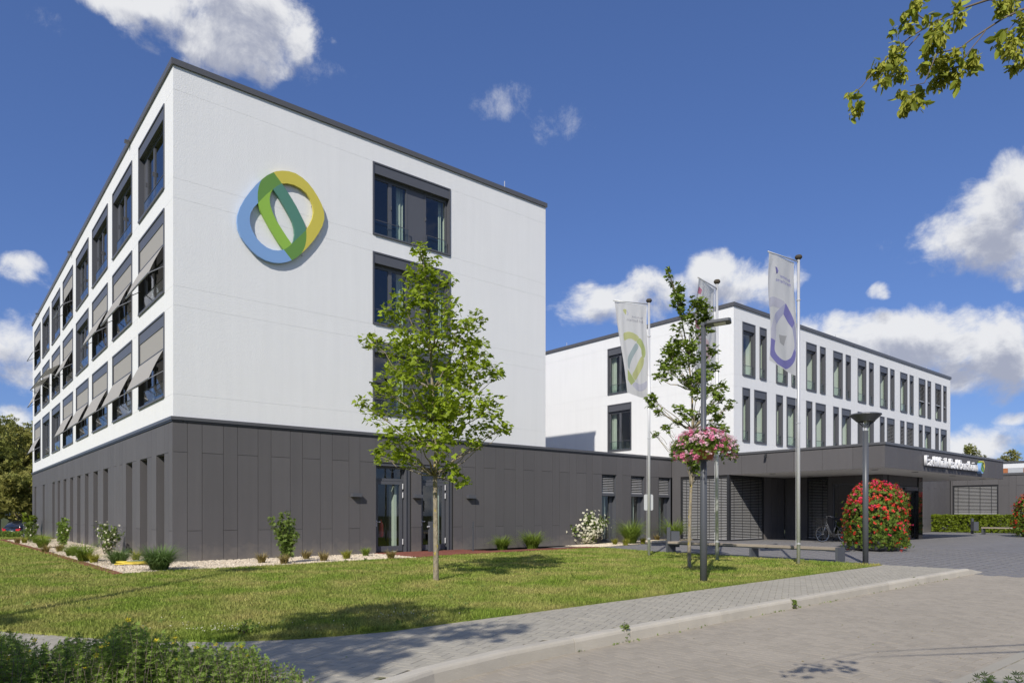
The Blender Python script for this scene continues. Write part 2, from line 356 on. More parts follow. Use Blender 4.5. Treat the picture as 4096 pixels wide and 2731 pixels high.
def scatter(name, sv, sf, C, Rm, S, m, parent=None, kind=None, mi=None, smooth=False):
    """one mesh holding copies of the small shape (sv, sf) at centres C, rotations Rm, scales S"""
    sv = np.asarray(sv, float); C = np.asarray(C, float); n = len(C); k = len(sv)
    S = np.asarray(S, float)
    if S.ndim == 1: S = np.repeat(S[:, None], 3, 1)
    V = np.einsum('nij,nkj->nki', Rm, sv[None] * S[:, None, :]) + C[:, None, :]
    fl = np.concatenate([np.asarray(f) for f in sf]); ft = np.array([len(f) for f in sf])
    loops = (fl[None] + (np.arange(n) * k)[:, None]).ravel()
    tot = np.tile(ft, n); st = np.concatenate([[0], np.cumsum(tot)[:-1]])
    MI = None if mi is None else (np.repeat(np.asarray(mi), len(sf)))
    return np_mesh(name, V.reshape(-1, 3), loops, st, tot, m, MI, parent, kind, smooth)
def rot_from_normal(nrm, spin):
    nrm = nrm / np.linalg.norm(nrm, axis=1, keepdims=True)
    ref = np.where(np.abs(nrm[:, 2:3]) < 0.9, np.array([[0, 0, 1.0]]), np.array([[1.0, 0, 0]]))
    a = np.cross(ref, nrm); a /= np.linalg.norm(a, axis=1, keepdims=True); b = np.cross(nrm, a)
    c, s = np.cos(spin)[:, None], np.sin(spin)[:, None]
    x = a * c + b * s; y = -a * s + b * c
    return np.stack([x, y, nrm], axis=2)
def rand_rot(n, up=0.6, spread=1.0):
    v = rng.normal(size=(n, 3)) * spread; v[:, 2] += up * 1.5
    return rot_from_normal(v, rng.uniform(0, 2 * np.pi, n))
def ball(n, c, r, flat=1.0, hollow=0.0):
    d = rng.normal(size=(n, 3)); d /= np.linalg.norm(d, axis=1, keepdims=True)
    rr = (hollow + (1 - hollow) * rng.uniform(0, 1, n)) ** (1 / 2.2)
    p = d * rr[:, None] * r; p[:, 2] *= flat
    return p + np.asarray(c)
MAPLE_V = [(0, 0, 0), (.22, .06, .02), (.52, -.02, .0), (.40, .20, .03), (.62, .45, -.05), (.30, .46, .05), (.22, .62, .03), (0, 1.0, -.10), (-.22, .62, .03), (-.30, .46, .05), (-.62, .45, -.05), (-.40, .20, .03), (-.52, -.02, 0), (-.22, .06, .02)]
MAPLE_F = [(0, 1, 3, 5, 6, 7), (1, 2, 3), (3, 4, 5), (0, 7, 8, 9, 11, 13), (13, 11, 12), (11, 9, 10)]
OVAL_V = [(0, 0, 0), (.2, .25, .05), (.24, .55, .04), (.12, .85, 0), (0, 1, -.06), (-.12, .85, 0), (-.24, .55, .04), (-.2, .25, .05), (0, .5, -.03)]
OVAL_F = [(0, 1, 2, 8), (8, 2, 3, 4), (0, 8, 6, 7), (8, 4, 5, 6)]
QUAD_V = [(-.5, 0, 0), (.5, 0, 0), (.35, .9, .05), (-.35, .9, .05)]
QUAD_F = [(0, 1, 2, 3)]
CLUMP_V = []; CLUMP_F = []
_r = random.Random(3)
for _k in range(7):
    _a = 2 * math.pi * _k / 7 + _r.uniform(-.3, .3); _t = _r.uniform(-.4, .6); _x, _y = math.cos(_a), math.sin(_a); _b = len(CLUMP_V)
    CLUMP_V += [(0, 0, 0), (_x * .45 - _y * .22, _y * .45 + _x * .22, _t * .5), (_x, _y, _t * .7), (_x * .45 + _y * .22, _y * .45 - _x * .22, _t * .5)]
    CLUMP_F.append((_b, _b + 1, _b + 2, _b + 3))
FLOWER_V = [(0, 0, 0)]; FLOWER_F = []
for _k in range(5):
    _a = 2 * math.pi * _k / 5; _b = len(FLOWER_V)
    for _d, _q in ((-.5, .6), (-.28, 1), (.28, 1), (.5, .6)): FLOWER_V.append((math.cos(_a + _d) * _q, math.sin(_a + _d) * _q, .22 * _q))
    FLOWER_F.append((0, _b, _b + 1, _b + 2, _b + 3))
# ------------------------------------------------------------------ ground, lawn, pavement, road, plaza
def sheet(name, pts, z, m, thick=0.0, parent=None):
    mb = W(); k = len(pts); zf = z if callable(z) else (lambda x, y: z)
    top = [(p[0], p[1], zf(p[0], p[1])) for p in pts]
    area = sum(pts[i][0] * pts[(i + 1) % k][1] - pts[(i + 1) % k][0] * pts[i][1] for i in range(k))
    if area < 0: top = top[::-1]
    mb.face(top)
    if thick:
        for i in range(k):
            a, b = top[i], top[(i + 1) % k]
            mb.face([a, (a[0], a[1], a[2] - thick), (b[0], b[1], b[2] - thick), b])
    return mb.build(name, m, parent)
def inside(x, y, poly):
    """vectorised point in polygon"""
    r = np.zeros(np.shape(x), bool); k = len(poly)
    for i in range(k):
        x0, y0 = poly[i]; x1, y1 = poly[(i + 1) % k]
        if y0 == y1: continue
        c = ((y0 > y) != (y1 > y)) & (x < (x1 - x0) * (y - y0) / (y1 - y0) + x0)
        r ^= c
    return r
def seen(x, y, z=0.0, m=60):
    px = np.empty(len(x)); py = np.empty(len(x))
    d = (x - CAM[0]) * FW[0] + (y - CAM[1]) * FW[1]; r = (x - CAM[0]) * RT[0] + (y - CAM[1]) * RT[1]
    dd = np.maximum(d, 0.3)
    px = CX + F * r / dd; py = HY + F * (CAMH - z) / dd
    return (d > 0.3) & (px > -m) & (px < 4096 + m) & (py < 2731 + 3 * m)

struct(sheet('ground', [(-600, -500), (700, -500), (700, 900), (-600, 900)], -0.85, 'ground_far'))
LAWN_EDGE = [(-16, 5.5), (-7.2, -6.6), (-5.6, -8.9), (-4.46, -10.7), (-3.88, -11.63), (-3.40, -12.35), (-2.75, -13.0), (-2.02, -13.38), (-1.08, -13.58), (0.25, -13.52), (3.88, -13.37), (8.13, -13.13), (13.93, -12.86)]
GRAVEL_L = [(-1.9, -3.3), (-2.05, 10), (-2.35, 22.8), (0.1, 23.2)]
LAWN = LAWN_EDGE + [(13.95, -12.5), (14.0, -9.1), (14.3, -5.6), (15.15, -1.9), (12.1, -2.14), (7.97, -2.22), (6.3, -2.66), (4.87, -2.6), (1.2, -3.05), (-0.7, -3.05), (-1.9, -3.3), (-2.05, 10), (-2.35, 22.8), (0.4, 23.0), (0.4, 31), (-16, 31)]
LZ = 0.02
struct(sheet('lawn', LAWN, LZ, 'lawn_soil', thick=0.85))
# blades
n = 600000
d = 6.3 * (42 / 6.3) ** rng.uniform(0, 1, n) ** 1.25
u = rng.uniform(-0.78, 0.78, n)
gx = CAM[0] + d * (FW[0] + RT[0] * u); gy = CAM[1] + d * (FW[1] + RT[1] * u)
ok = inside(gx, gy, LAWN); gx, gy, d = gx[ok], gy[ok], d[ok]
n = len(gx); hgt = rng.uniform(0.022, 0.06, n) * (0.75 + 0.6 * np.sin(gx * 1.7 + 2 * np.sin(gy * .9)) ** 2 * rng.uniform(0, 1, n)); wid = 0.0035 + 0.00042 * d
a = rng.uniform(0, 2 * np.pi, n); lean = rng.normal(0, 0.022, (n, 2))
V = np.empty((n, 3, 3)); V[:, 0] = np.stack([gx - np.cos(a) * wid, gy - np.sin(a) * wid, np.full(n, LZ - .004)], 1)
V[:, 1] = np.stack([gx + np.cos(a) * wid, gy + np.sin(a) * wid, np.full(n, LZ - .004)], 1); V[:, 2] = np.stack([gx + lean[:, 0], gy + lean[:, 1], hgt + LZ], 1)
g = np_mesh('grass', V.reshape(-1, 3), np.arange(3 * n), np.arange(n) * 3, None, 'grass_blade', kind='stuff')
tag(g, 'short mown grass blades covering the lawn', 'grass')
# longer fringe of grass along the pavement edge, the red edging and the gravel
fr = []
for i in range(len(LAWN_EDGE) - 1):
    a, b = Vector(LAWN_EDGE[i]), Vector(LAWN_EDGE[i + 1]); L = (b - a).length
    for _ in range(int(L * 260)):
        p = a.lerp(b, random.random()); fr.append((p.x + random.gauss(0, .05), p.y + abs(random.gauss(0, .09)) * 1.0 + .0, random.uniform(.03, .10)))
for (a, b) in (((-1.93, -3.28), (-2.05, 10)), ((-1.9, -3.3), (4.9, -2.65)), ((6.3, -2.66), (15.1, -2.0)), ((14.0, -9.1), (13.95, -12.6)), ((14.05, -9.1), (14.3, -5.6))):
    a, b = Vector(a), Vector(b)
    for _ in range(int((b - a).length * 160)):
        p = a.lerp(b, random.random()); fr.append((p.x + random.gauss(0, .04) - .02, p.y + random.gauss(0, .04) - .03, random.uniform(.03, .085)))
fr = np.array(fr); n = len(fr)
SP = [(-.5, 0, 0), (.5, 0, 0), (.1, 0, 1)]
Rm = rot_from_normal(np.stack([rng.normal(0, .25, n), rng.normal(0, .25, n), np.ones(n)], 1), rng.uniform(0, 6.28, n))
g = scatter('grass_fringe', SP, [(0, 1, 2)], np.column_stack([fr[:, :2], np.full(n, -.004)]), Rm, np.column_stack([np.full(n, .012), np.full(n, .012), fr[:, 2]]), 'grass_blade', kind='stuff')
tag(g, 'longer uneven grass fringe along the lawn edges', 'grass')

def chamfer_brick(l, w, t=0.06, c=0.0018):
    x, y = l / 2, w / 2
    v = [(-x + c, -y + c, 0), (x - c, -y + c, 0), (x - c, y - c, 0), (-x + c, y - c, 0), (-x, -y, -c), (x, -y, -c), (x, y, -c), (-x, y, -c), (-x, -y, -t), (x, -y, -t), (x, y, -t), (-x, y, -t)]
    f = [(0, 1, 2, 3)] + [(4 + i, 4 + (i + 1) % 4, (i + 1) % 4, i) for i in range(4)] + [(8 + i, 8 + (i + 1) % 4, 4 + (i + 1) % 4, 4 + i) for i in range(4)]
    return v, f
def lay(parent, name, stuffname, cx, cy, horiz, ang, l, w, zf, m, limit, jit=0.0008):
    """pieces with centres cx, cy; the 'limit' pieces that show largest are objects, the rest one joined part"""
    n = len(cx); z = np.array([zf(a, b) for a, b in zip(cx, cy)]) + rng.normal(0, jit, n)
    order = np.argsort(np.hypot(cx - CAM[0], cy - CAM[1]))
    vis = seen(cx, cy, 0, 0); order = np.concatenate([order[vis[order]], order[~vis[order]]])
    near, rest = order[:limit], order[limit:]
    v, f = chamfer_brick(l, w)
    if limit:
        me = bpy.data.meshes.new(name); me.from_pydata(v, [], f); me.materials.append(MATS[m]); me.update()
        for i in near:
            o = bpy.data.objects.new(name, me); COL.objects.link(o); o.parent = parent
            o.location = (cx[i], cy[i], z[i]); o.rotation_euler = (random.gauss(0, .0025), random.gauss(0, .0025), ang + (0 if horiz[i] else math.pi / 2))
    if len(rest):
        th = ang + np.where(horiz[rest], 0, np.pi / 2) + rng.normal(0, .004, len(rest)); c, s = np.cos(th), np.sin(th); zz = np.zeros_like(c)
        Rm = np.stack([np.stack([c, -s, zz], 1), np.stack([s, c, zz], 1), np.stack([zz, zz, zz + 1], 1)], 1)
        scatter(stuffname, v, f, np.column_stack([cx[rest], cy[rest], z[rest]]), Rm, np.ones(len(rest)), m, parent, kind='stuff')
def herring(poly, cell, ang, margin=1.0):
    P = np.array(poly); c, s = math.cos(-ang), math.sin(-ang)
    q = np.stack([P[:, 0] * c - P[:, 1] * s, P[:, 0] * s + P[:, 1] * c], 1) / cell
    x0, y0 = np.floor(q.min(0)).astype(int) - 2; x1, y1 = np.ceil(q.max(0)).astype(int) + 2
    X, Y = np.meshgrid(np.arange(x0, x1), np.arange(y0, y1)); X = X.ravel(); Y = Y.ravel(); k = (X - Y) % 4
    H = k == 0; Vv = k == 3
    cx = np.concatenate([X[H] + 1.0, X[Vv] + .5]) * cell; cy = np.concatenate([Y[H] + .5, Y[Vv] + 1.0]) * cell
    hz = np.concatenate([np.ones(H.sum(), bool), np.zeros(Vv.sum(), bool)])
    wx = cx * math.cos(ang) - cy * math.sin(ang); wy = cx * math.sin(ang) + cy * math.cos(ang)
    ok = inside(wx, wy, poly) & seen(wx, wy, 0, 250)
    return wx[ok], wy[ok], hz[ok]
KERB = [(14.2, -14.64), (8, -14.82), (1.8, -15.06), (-0.8, -15.24), (-1.87, -15.44), (-2.5, -15.64), (-3.0, -15.95), (-3.35, -16.4), (-3.55, -17.0), (-3.6, -18.0), (-3.6, -30)]
OUT = [(-20, 2.5), (-8.6, -7.6), (-6.6, -10.5), (-5.2, -13.0), (-4.4, -14.3), (-3.75, -15.3), (-3.4, -16.2)]
PAVE = [(p[0], p[1]) for p in LAWN_EDGE[1:]] + [(14.2, -12.85), (14.2, -14.60)] + [(p[0], p[1] + .04) for p in KERB[1:8]] + OUT[::-1][:6]
struct(sheet('verge', OUT + KERB[8:] + [(-40, -30), (-40, 2.5)], -0.02, 'ground_far', thick=0.8))
pv = struct(sheet('pavement', PAVE, -0.005, 'paver_joint', thick=0.3))
PAVE2 = [(p[0] + .05, p[1] + .16) for p in LAWN_EDGE[1:]] + [(14.2, -12.7), (14.2, -14.62)] + [(p[0], p[1] + .01) for p in KERB[1:8]] + OUT[::-1][:6]
cx, cy, hz = herring(PAVE2, 0.1, R(28)); lay(pv, 'paving_brick', 'paving_brick_field', cx, cy, hz, R(28), 0.195, 0.095, lambda x, y: 0.0, 'paver', 300)
# kerb stones, each one laid along the kerb line
kerb = thing('kerb', 'pale concrete kerb stones edging the pavement along the road', 'kerb', (0, -15, 0)); kerb['kind'] = 'structure'
pl = [Vector(p) for p in KERB]; seg = []; tot = 0
for i in range(len(pl) - 1): seg.append((tot, pl[i], pl[i + 1])); tot += (pl[i + 1] - pl[i]).length
def kp(t):
    for s, a, b in reversed(seg):
        if t >= s: return a + (b - a) * min(1, (t - s) / (b - a).length)
    return pl[0]
RZ = -0.135
t = 0.0
while t < tot - 8:
    L = 1.0; a, b = kp(t + .004), kp(t + L - .004); dr = (b - a).normalized(); nr = Vector((dr.y, -dr.x))
    if nr.dot(Vector((5, -18)) - a) < 0: nr = -nr                                    # towards the road
    mb = W(); pr = [(0, -.25), (0, .012), (.095, .014), (.112, .010), (.124, -.004), (.135, -.03), (.15, -.25)]
    ring = [[(p.x + nr.x * q[0], p.y + nr.y * q[0], q[1]) for q in pr] for p in (a, b)]
    k = len(pr)
    for i in range(k - 1): mb.face([ring[0][i], ring[0][i + 1], ring[1][i + 1], ring[1][i]])
    mb.face(ring[0][::-1]); mb.face(ring[1]); mb.build('kerb_stone', 'kerb_concrete', kerb); t += L
mb = W(); a = Vector((14.204, -14.64)); b = Vector((15.25, -14.66))
mb.face([(a.x, a.y, .012), (a.x, a.y - .12, .008), (b.x, b.y - .12, RZ + .01), (b.x, b.y, RZ + .02)]); mb.face([(a.x, a.y - .12, .008), (a.x, a.y - .15, -.25), (b.x, b.y - .15, -.25), (b.x, b.y - .12, RZ + .01)])
mb.face([(a.x, a.y, -.25), (a.x, a.y, .012), (b.x, b.y, RZ + .02), (b.x, b.y, -.25)]); mb.build('kerb_ramp_stone', 'kerb_concrete', kerb)
# road
ROAD = [(14.55, -14.6)] + [(p[0], p[1] + .02) for p in KERB] + [(-3.6, -45), (14.55, -45)]
road = struct(sheet('road', ROAD, RZ - .005, 'paver_joint'))
RV = [(14.55, -14.7)] + [(p[0], p[1] - .04) for p in KERB] + [(-3.6, -45), (14.55, -45)]
EDGE_Y = -18.46
cx, cy, hz = herring(RV, 0.1, 0.0); k = cy > EDGE_Y + .02
lay(road, 'road_brick', 'road_brick_field', cx[k], cy[k], hz[k], 0.0, 0.1955, 0.0955, lambda x, y: RZ, 'paver_road', 300)
# far footway across the road, long slabs behind a narrow joint
xs, ys = np.meshgrid(np.arange(-3.2, 14.4, .4), np.arange(EDGE_Y - .22, -22.5, -.4)); xs = (xs + (np.round((ys - EDGE_Y) / .4) % 2)[:, :] * .2).ravel(); ys = ys.ravel()
k = seen(xs, ys, 0, 250)
far_walk = struct(sheet('footway', [(-3.5, EDGE_Y - .012), (14.55, EDGE_Y - .012), (14.55, -45), (-3.5, -45)], RZ - .006, 'paver_joint'))
lay(far_walk, 'footway_slab', 'footway_slab_field', xs[k], ys[k], np.ones(k.sum(), bool), 0.0, 0.394, 0.394, lambda x, y: RZ + .002, 'paver', 300)
mb = W(); mb.box(-3.4, 14.5, EDGE_Y - .012, EDGE_Y + .10, RZ - .1, RZ + .004); mb.build('edging_strip', 'paver', far_walk)
# plaza
def zp(x, y):
    z = 0.13 * min(1, max(0, (x - 14.6) / 7.4))
    return z - 0.13 * min(1, max(0, (-12.2 - y) / 2.6)) * (1 - 0.5 * min(1, max(0, (x - 14.6) / 14)))
PLZ = [(14.0, -9.1), (14.3, -5.6), (15.15, -1.9), (15.25, 0.02), (49.6, 0.02), (49.6, -26), (14.55, -26), (14.55, -14.72), (14.22, -14.62), (14.22, -12.8), (13.98, -12.4)]
mb = W(); gxs = [14.0, 14.6, 16, 18, 20, 22, 28, 36, 49.6]; gys = [-26, -17, -14.8, -14, -13, -12.2, -9, -5, 0.02]
for i in range(len(gxs) - 1):
    for j in range(len(gys) - 1):
        q = [(gxs[i], gys[j]), (gxs[i + 1], gys[j]), (gxs[i + 1], gys[j + 1]), (gxs[i], gys[j + 1])]
        if i == 0 and (j < 5): continue
        mb.face([(x, y, zp(x, y) - .012) for x, y in q])
plaza = struct(mb.build('plaza', 'plaza_joint'))
xs, ys = np.meshgrid(np.arange(14.3, 47.5, .5), np.arange(-17.9, -.1, .25)); xs = (xs + (np.round((ys + 17.9) / .25) % 2) * .25).ravel(); ys = ys.ravel()
k = inside(xs, ys, PLZ) & seen(xs, ys, 0, 200) & ~((xs > 22.1) & (ys > -3.1)) & (xs > 14.26)
xs, ys = xs[k], ys[k]
lay(plaza, 'plaza_slab', 'plaza_slab_field', xs, ys, np.ones(len(xs), bool), 0.0, 0.493, 0.243, zp, 'plaza_slab', 300)
# gravel beds
bedA = [(-1.95, -3.32), (-0.7, -3.02), (1.2, -3.02), (4.87, -2.58), (6.2, -2.62), (6.26, -2.0), (6.24, 0.1), (0.1, 0.1), (0.1, 23.1), (-2.3, 22.7), (-2.05, 10)]
bedB = [(9.6, -1.3), (15.2, -1.3), (15.6, 0.1), (9.6, 0.1)]; bedC = [(15.2, -1.45), (22.2, -1.3), (22.2, 0.1), (15.2, 0.1)]
gb = struct(sheet('gravel_bed', bedA, 0.012, 'gravel_bed')); struct(sheet('planting_bed', [(14.75, -1.72), (22.1, -1.3), (22.1, 0.1), (14.9, 0.1)], lambda x, y: zp(x, y) + .006, 'gravel_bed'))
OCT_V = [(1, 0, 0), (-1, 0, 0), (0, 1, 0), (0, -1, 0), (0, 0, .75), (0, 0, -.75)]
OCT_F = [(0, 2, 4), (2, 1, 4), (1, 3, 4), (3, 0, 4), (2, 0, 5), (1, 2, 5), (3, 1, 5), (0, 3, 5)]
n = 60000; x = rng.uniform(-2.4, 6.3, n); y = -3.3 + 26.4 * rng.uniform(0, 1, n) ** 2.2
k = inside(x, y, bedA) & ~((x > 0.02) & (y > 0.02)); x, y = x[k], y[k]; n = len(x)
s = scatter('gravel', OCT_V, OCT_F, np.column_stack([x, y, rng.uniform(.012, .03, n)]), rand_rot(n, 0.2), np.column_stack([rng.uniform(.012, .03, n), rng.uniform(.012, .026, n), rng.uniform(.01, .02, n)]), 'gravel', kind='stuff')
tag(s, 'cream coloured gravel stones in the bed along the dark wall', 'gravel')
n = 9000; x = rng.uniform(14.8, 22.0, n); y = rng.uniform(-1.6, 0, n)
k = inside(x, y, [(14.95, -1.6), (22.0, -1.25), (22.0, -.02), (14.95, -.02)]); x, y = x[k], y[k]; n = len(x)
s = scatter('gravel', OCT_V, OCT_F, np.column_stack([x, y, [zp(a, b) + .015 for a, b in zip(x, y)]]), rand_rot(n, 0.2), rng.uniform(.012, .028, n), 'gravel', kind='stuff')
tag(s, 'cream gravel between the grasses by the narrow blind windows', 'gravel')
# red brick path and edging
RED = [(6.27, -0.02), (6.27, -1.95), (6.42, -2.62), (7.97, -2.18), (12.1, -2.10), (15.1, -1.86), (14.75, -1.40), (10.05, -1.30), (9.75, -0.55), (9.75, -0.02)]
rp = struct(sheet('brick_path', RED, 0.03, 'red_joint', thick=0.06))
P_ = np.array(RED); xs, ys = np.meshgrid(np.arange(6, 15.3, .2), np.arange(-2.75, 0, .1)); xs = (xs + (np.round((ys + 2.75) / .1) % 2) * .1).ravel(); ys = ys.ravel()
k = inside(xs, ys, RED); xs, ys = xs[k], ys[k]
lay(rp, 'path_brick', 'path_brick_field', xs, ys, np.ones(len(xs), bool), 0.0, 0.194, 0.094, lambda x, y: 0.046, 'red_brick', 300)
ed = thing('bed_edging', 'dark red edging stones between the lawn and the pale gravel bed', 'edging', (-2, 5, 0)); ed['kind'] = 'structure'
for (a, b) in (((-1.93, -3.36), (-2.08, 10)), ((-2.08, 10), (-2.36, 22.9)), ((-2.36, 22.9), (0.0, 23.3))):
    a, b = Vector(a), Vector(b); L = (b - a).length; k = int(L / 0.8); d = (b - a) / k; nn = Vector((d.y, -d.x)).normalized() * .09
    for i in range(k):
        p, q = a + d * (i + .008), a + d * (i + .992); mb = W()
        pts = [p - nn, q - nn, q + nn, p + nn]; zt = .045 + random.gauss(0, .003)
        if (d.x * nn.y - d.y * nn.x) < 0: pts = pts[::-1]
        mb.face([(c.x, c.y, zt) for c in pts])
        for i2 in range(4):
            u_, v_ = pts[i2], pts[(i2 + 1) % 4]; mb.face([(u_.x, u_.y, zt), (u_.x, u_.y, -.1), (v_.x, v_.y, -.1), (v_.x, v_.y, zt)])
        mb.build('edging_stone', 'red_brick', ed)
# ------------------------------------------------------------------ buildings
XN = dict(U=(0, -1, 0), V=(0, 0, 1), N=(-1, 0, 0))     # a wall facing -X: u runs towards -Y
YN = dict(U=(1, 0, 0), V=(0, 0, 1), N=(0, -1, 0))      # a wall facing -Y: u runs towards +X
YP = dict(U=(-1, 0, 0), V=(0, 0, 1), N=(0, 1, 0))
XP = dict(U=(0, 1, 0), V=(0, 0, 1), N=(1, 0, 0))
def cells(u0, u1, v0, v1, holes):
    us = sorted({u0, u1, *[a for h in holes for a in h[:2]]}); vs = sorted({v0, v1, *[a for h in holes for a in h[2:4]]})
    us = [a for a in us if u0 <= a <= u1]; vs = [a for a in vs if v0 <= a <= v1]
    outl = []
    for j in range(len(vs) - 1):
        run = None
        for i in range(len(us) - 1):
            cu, cv = (us[i] + us[i + 1]) / 2, (vs[j] + vs[j + 1]) / 2
            hole = any(h[0] < cu < h[1] and h[2] < cv < h[3] for h in holes)
            if hole:
                if run: outl.append(run)
                run = None
            else: run = (run[0] if run else us[i], us[i + 1], vs[j], vs[j + 1])
        if run: outl.append(run)
    return outl
def wall(name, parent, fr, o, u0, u1, v0, v1, holes, m, depth=0.3, grooves=()):
    mb = MB(o, **fr); gh = [(u0, u1, g, g + .006) for g in grooves]
    allh = list(holes) + gh
    for (a, b, c, d) in cells(u0, u1, v0, v1, allh): mb.face([(a, c, 0), (b, c, 0), (b, d, 0), (a, d, 0)])
    for (a, b, c, d) in [h[:4] for h in holes]:
        mb.face([(a, c, 0), (a, d, 0), (a, d, -depth), (a, c, -depth)]); mb.face([(b, d, 0), (b, c, 0), (b, c, -depth), (b, d, -depth)])
        mb.face([(a, d, 0), (b, d, 0), (b, d, -depth), (a, d, -depth)]); mb.face([(b, c, 0), (a, c, 0), (a, c, -depth), (b, c, -depth)])
    w = mb.build(name, m, parent)
    for g in grooves:
        mb = MB(o, **fr); mb.face([(u0, g, -.005), (u1, g, -.005), (u1, g + .006, -.005), (u0, g + .006, -.005)])
        mb.face([(u0, g, 0), (u1, g, 0), (u1, g, -.005), (u0, g, -.005)]); mb.face([(u0, g + .006, -.005), (u1, g + .006, -.005), (u1, g + .006, 0), (u0, g + .006, 0)])
        mb.build('render_joint', 'stucco_joint', w)
    return w
def slats(mb, u0, u1, v0, v1, n, step=0.075, tilt=0.55, width=0.075):
    v = v1 - step * .6
    while v > v0 + .03:
        a, b = math.cos(tilt) * width / 2, math.sin(tilt) * width / 2
        mb.face([(u0, v - b, n + a), (u1, v - b, n + a), (u1, v + b * .2 + .004, n), (u0, v + b * .2 + .004, n)])
        mb.face([(u0, v + b * .2 + .004, n), (u1, v + b * .2 + .004, n), (u1, v + b, n - a), (u0, v + b, n - a)])
        v -= step
    mb.box(u0, u1, v0 - .04, v0 + .03, n - .03, n + .03)
def blind(parent, fr, o, u0, u1, v0, v1, n=-0.06, cords=3, step=0.075):
    mb = MB(o, **fr); slats(mb, u0, u1, v0, v1, n, step); b = mb.build('blind', 'blind_slat', parent, kind='stuff')
    return b
def window(parent, fr, o, w, h, sashes, cass=0.37, depth=0.15, rails=(), blind_to=None, curtain=None, room=1.7, rail_h=0.52):
    mb = MB(o, **fr); e = .05
    mb.box(0, e, 0, h, -depth - .07, .03); mb.box(w - e, w, 0, h, -depth - .07, .03); mb.box(e, w - e, h - e, h, -depth - .07, .03)
    mb.box(e, w - e, 0, e, -depth - .07, .055)
    top = h - (cass if cass else e)
    mb.box(e, w - e, top - .05, top - .002, -depth - .07, -depth + .02)
    for (a, b, k) in sashes:
        t = .065
        if k == 'g':
            mb.box(a, a + t, e, top - .05, -depth - .06, -depth); mb.box(b - t, b, e, top - .05, -depth - .06, -depth)
            mb.box(a + t, b - t, e, e + t, -depth - .06, -depth); mb.box(a + t, b - t, top - .05 - t, top - .05, -depth - .06, -depth)
    wd = mb.build('window', 'anthracite', parent)
    if cass:
        m = MB(o, **fr); m.box(e + .002, w - e - .002, h - cass, h - e - .002, -depth, .006); m.build('shutter_box', 'anthracite', wd)
    for (a, b, k) in sashes:
        m = MB(o, **fr)
        if k == 'g':
            m.face([(a + .06, e + .06, -depth - .03), (b - .06, e + .06, -depth - .03), (b - .06, top - .11, -depth - .03), (a + .06, top - .11, -depth - .03)]); m.build('pane', 'glass', wd)
            m = MB(o, **fr); m.box(a + .022, a + .042, e + 1.0, e + 1.13, -depth, -depth + .05); m.build('handle', 'anthracite', wd)
        else:
            m.box(a, b, e, top - .05, -depth - .06, -depth - .01); m.build('infill_panel', 'anthracite', wd)
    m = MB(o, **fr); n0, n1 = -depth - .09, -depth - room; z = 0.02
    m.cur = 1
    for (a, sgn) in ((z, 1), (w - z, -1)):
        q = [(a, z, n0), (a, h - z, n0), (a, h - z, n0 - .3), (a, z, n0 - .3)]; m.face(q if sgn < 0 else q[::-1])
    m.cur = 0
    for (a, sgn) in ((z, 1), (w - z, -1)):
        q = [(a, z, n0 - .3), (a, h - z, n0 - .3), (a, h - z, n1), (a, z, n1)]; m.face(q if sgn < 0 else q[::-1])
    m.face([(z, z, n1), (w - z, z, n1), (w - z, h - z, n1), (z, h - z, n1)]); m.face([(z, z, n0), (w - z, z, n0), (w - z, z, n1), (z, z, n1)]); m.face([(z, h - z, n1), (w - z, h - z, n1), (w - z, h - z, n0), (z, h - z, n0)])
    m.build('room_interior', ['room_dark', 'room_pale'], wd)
    if curtain:
        for (a, b) in curtain:
            m = MB(o, **fr); k = max(6, int((b - a) / .035)); pts = [(a + (b - a) * i / k, n0 - .16 + .03 * math.sin(i * 1.9)) for i in range(k + 1)]
            for i in range(k): m.face([(pts[i][0], .06, pts[i][1]), (pts[i + 1][0], .06, pts[i + 1][1]), (pts[i + 1][0], h - .4, pts[i + 1][1]), (pts[i][0], h - .4, pts[i][1])])
            m.build('curtain', 'curtain', wd)
    for (a, b) in rails:
        m = MB(o, **fr); m.face([(a, .07, -.045), (b, .07, -.045), (b, rail_h, -.045), (a, rail_h, -.045)]); m.build('glass_railing', 'glass_rail', wd)
        m = MB(o, **fr); m.box(a, b, rail_h, rail_h + .018, -.055, -.035); m.box(a, a + .012, .05, rail_h, -.055, -.035); m.box(b - .012, b, .05, rail_h, -.055, -.035); m.build('rail_bar', 'anthracite', wd)
    if blind_to is not None: blind(wd, fr, o, e + .02, w - e - .02, blind_to, h - (cass or e), n=-depth * .55, cords=0, step=.085)
    return wd
def awning(parent, fr, o, w, h, cass=0.37, mid=1.40, out=0.40, low=0.50, arm=0.79):
    """drop-arm awning: cloth straight down to a guide bar, then out to the front bar held by two arms"""
    mb = MB(o, **fr); a, b = .07, w - .07; mb.box(a, b, mid - .02, mid + .02, -.03, .01); aw = mb.build('awning', 'anthracite_dark', parent)
    m = MB(o, **fr); k = 10
    m.face([(a + .03, mid + .02, -.012), (b - .03, mid + .02, -.012), (b - .03, h - cass, -.012), (a + .03, h - cass, -.012)])
    for i in range(k):
        t0, t1 = i / k, (i + 1) / k; f = lambda t: (mid - .02 + (low + .02 - mid) * t, .012 + (out - .012) * t + .018 * math.sin(math.pi * t))
        v0, n0 = f(t0); v1, n1 = f(t1); m.face([(a + .03, v1, n1), (b - .03, v1, n1), (b - .03, v0, n0), (a + .03, v0, n0)])
    m.build('awning_cloth', 'awning_fabric', aw)
    m = MB(o, **fr); m.tube([(a, low, out), (b, low, out)], .022, 8); m.build('front_bar', 'awning_metal', aw)
    for u in (a + .01, b - .01):
        m = MB(o, **fr); m.tube([(u, arm, -.02), (u, low, out)], .014, 6); m.build('arm', 'awning_metal', aw)
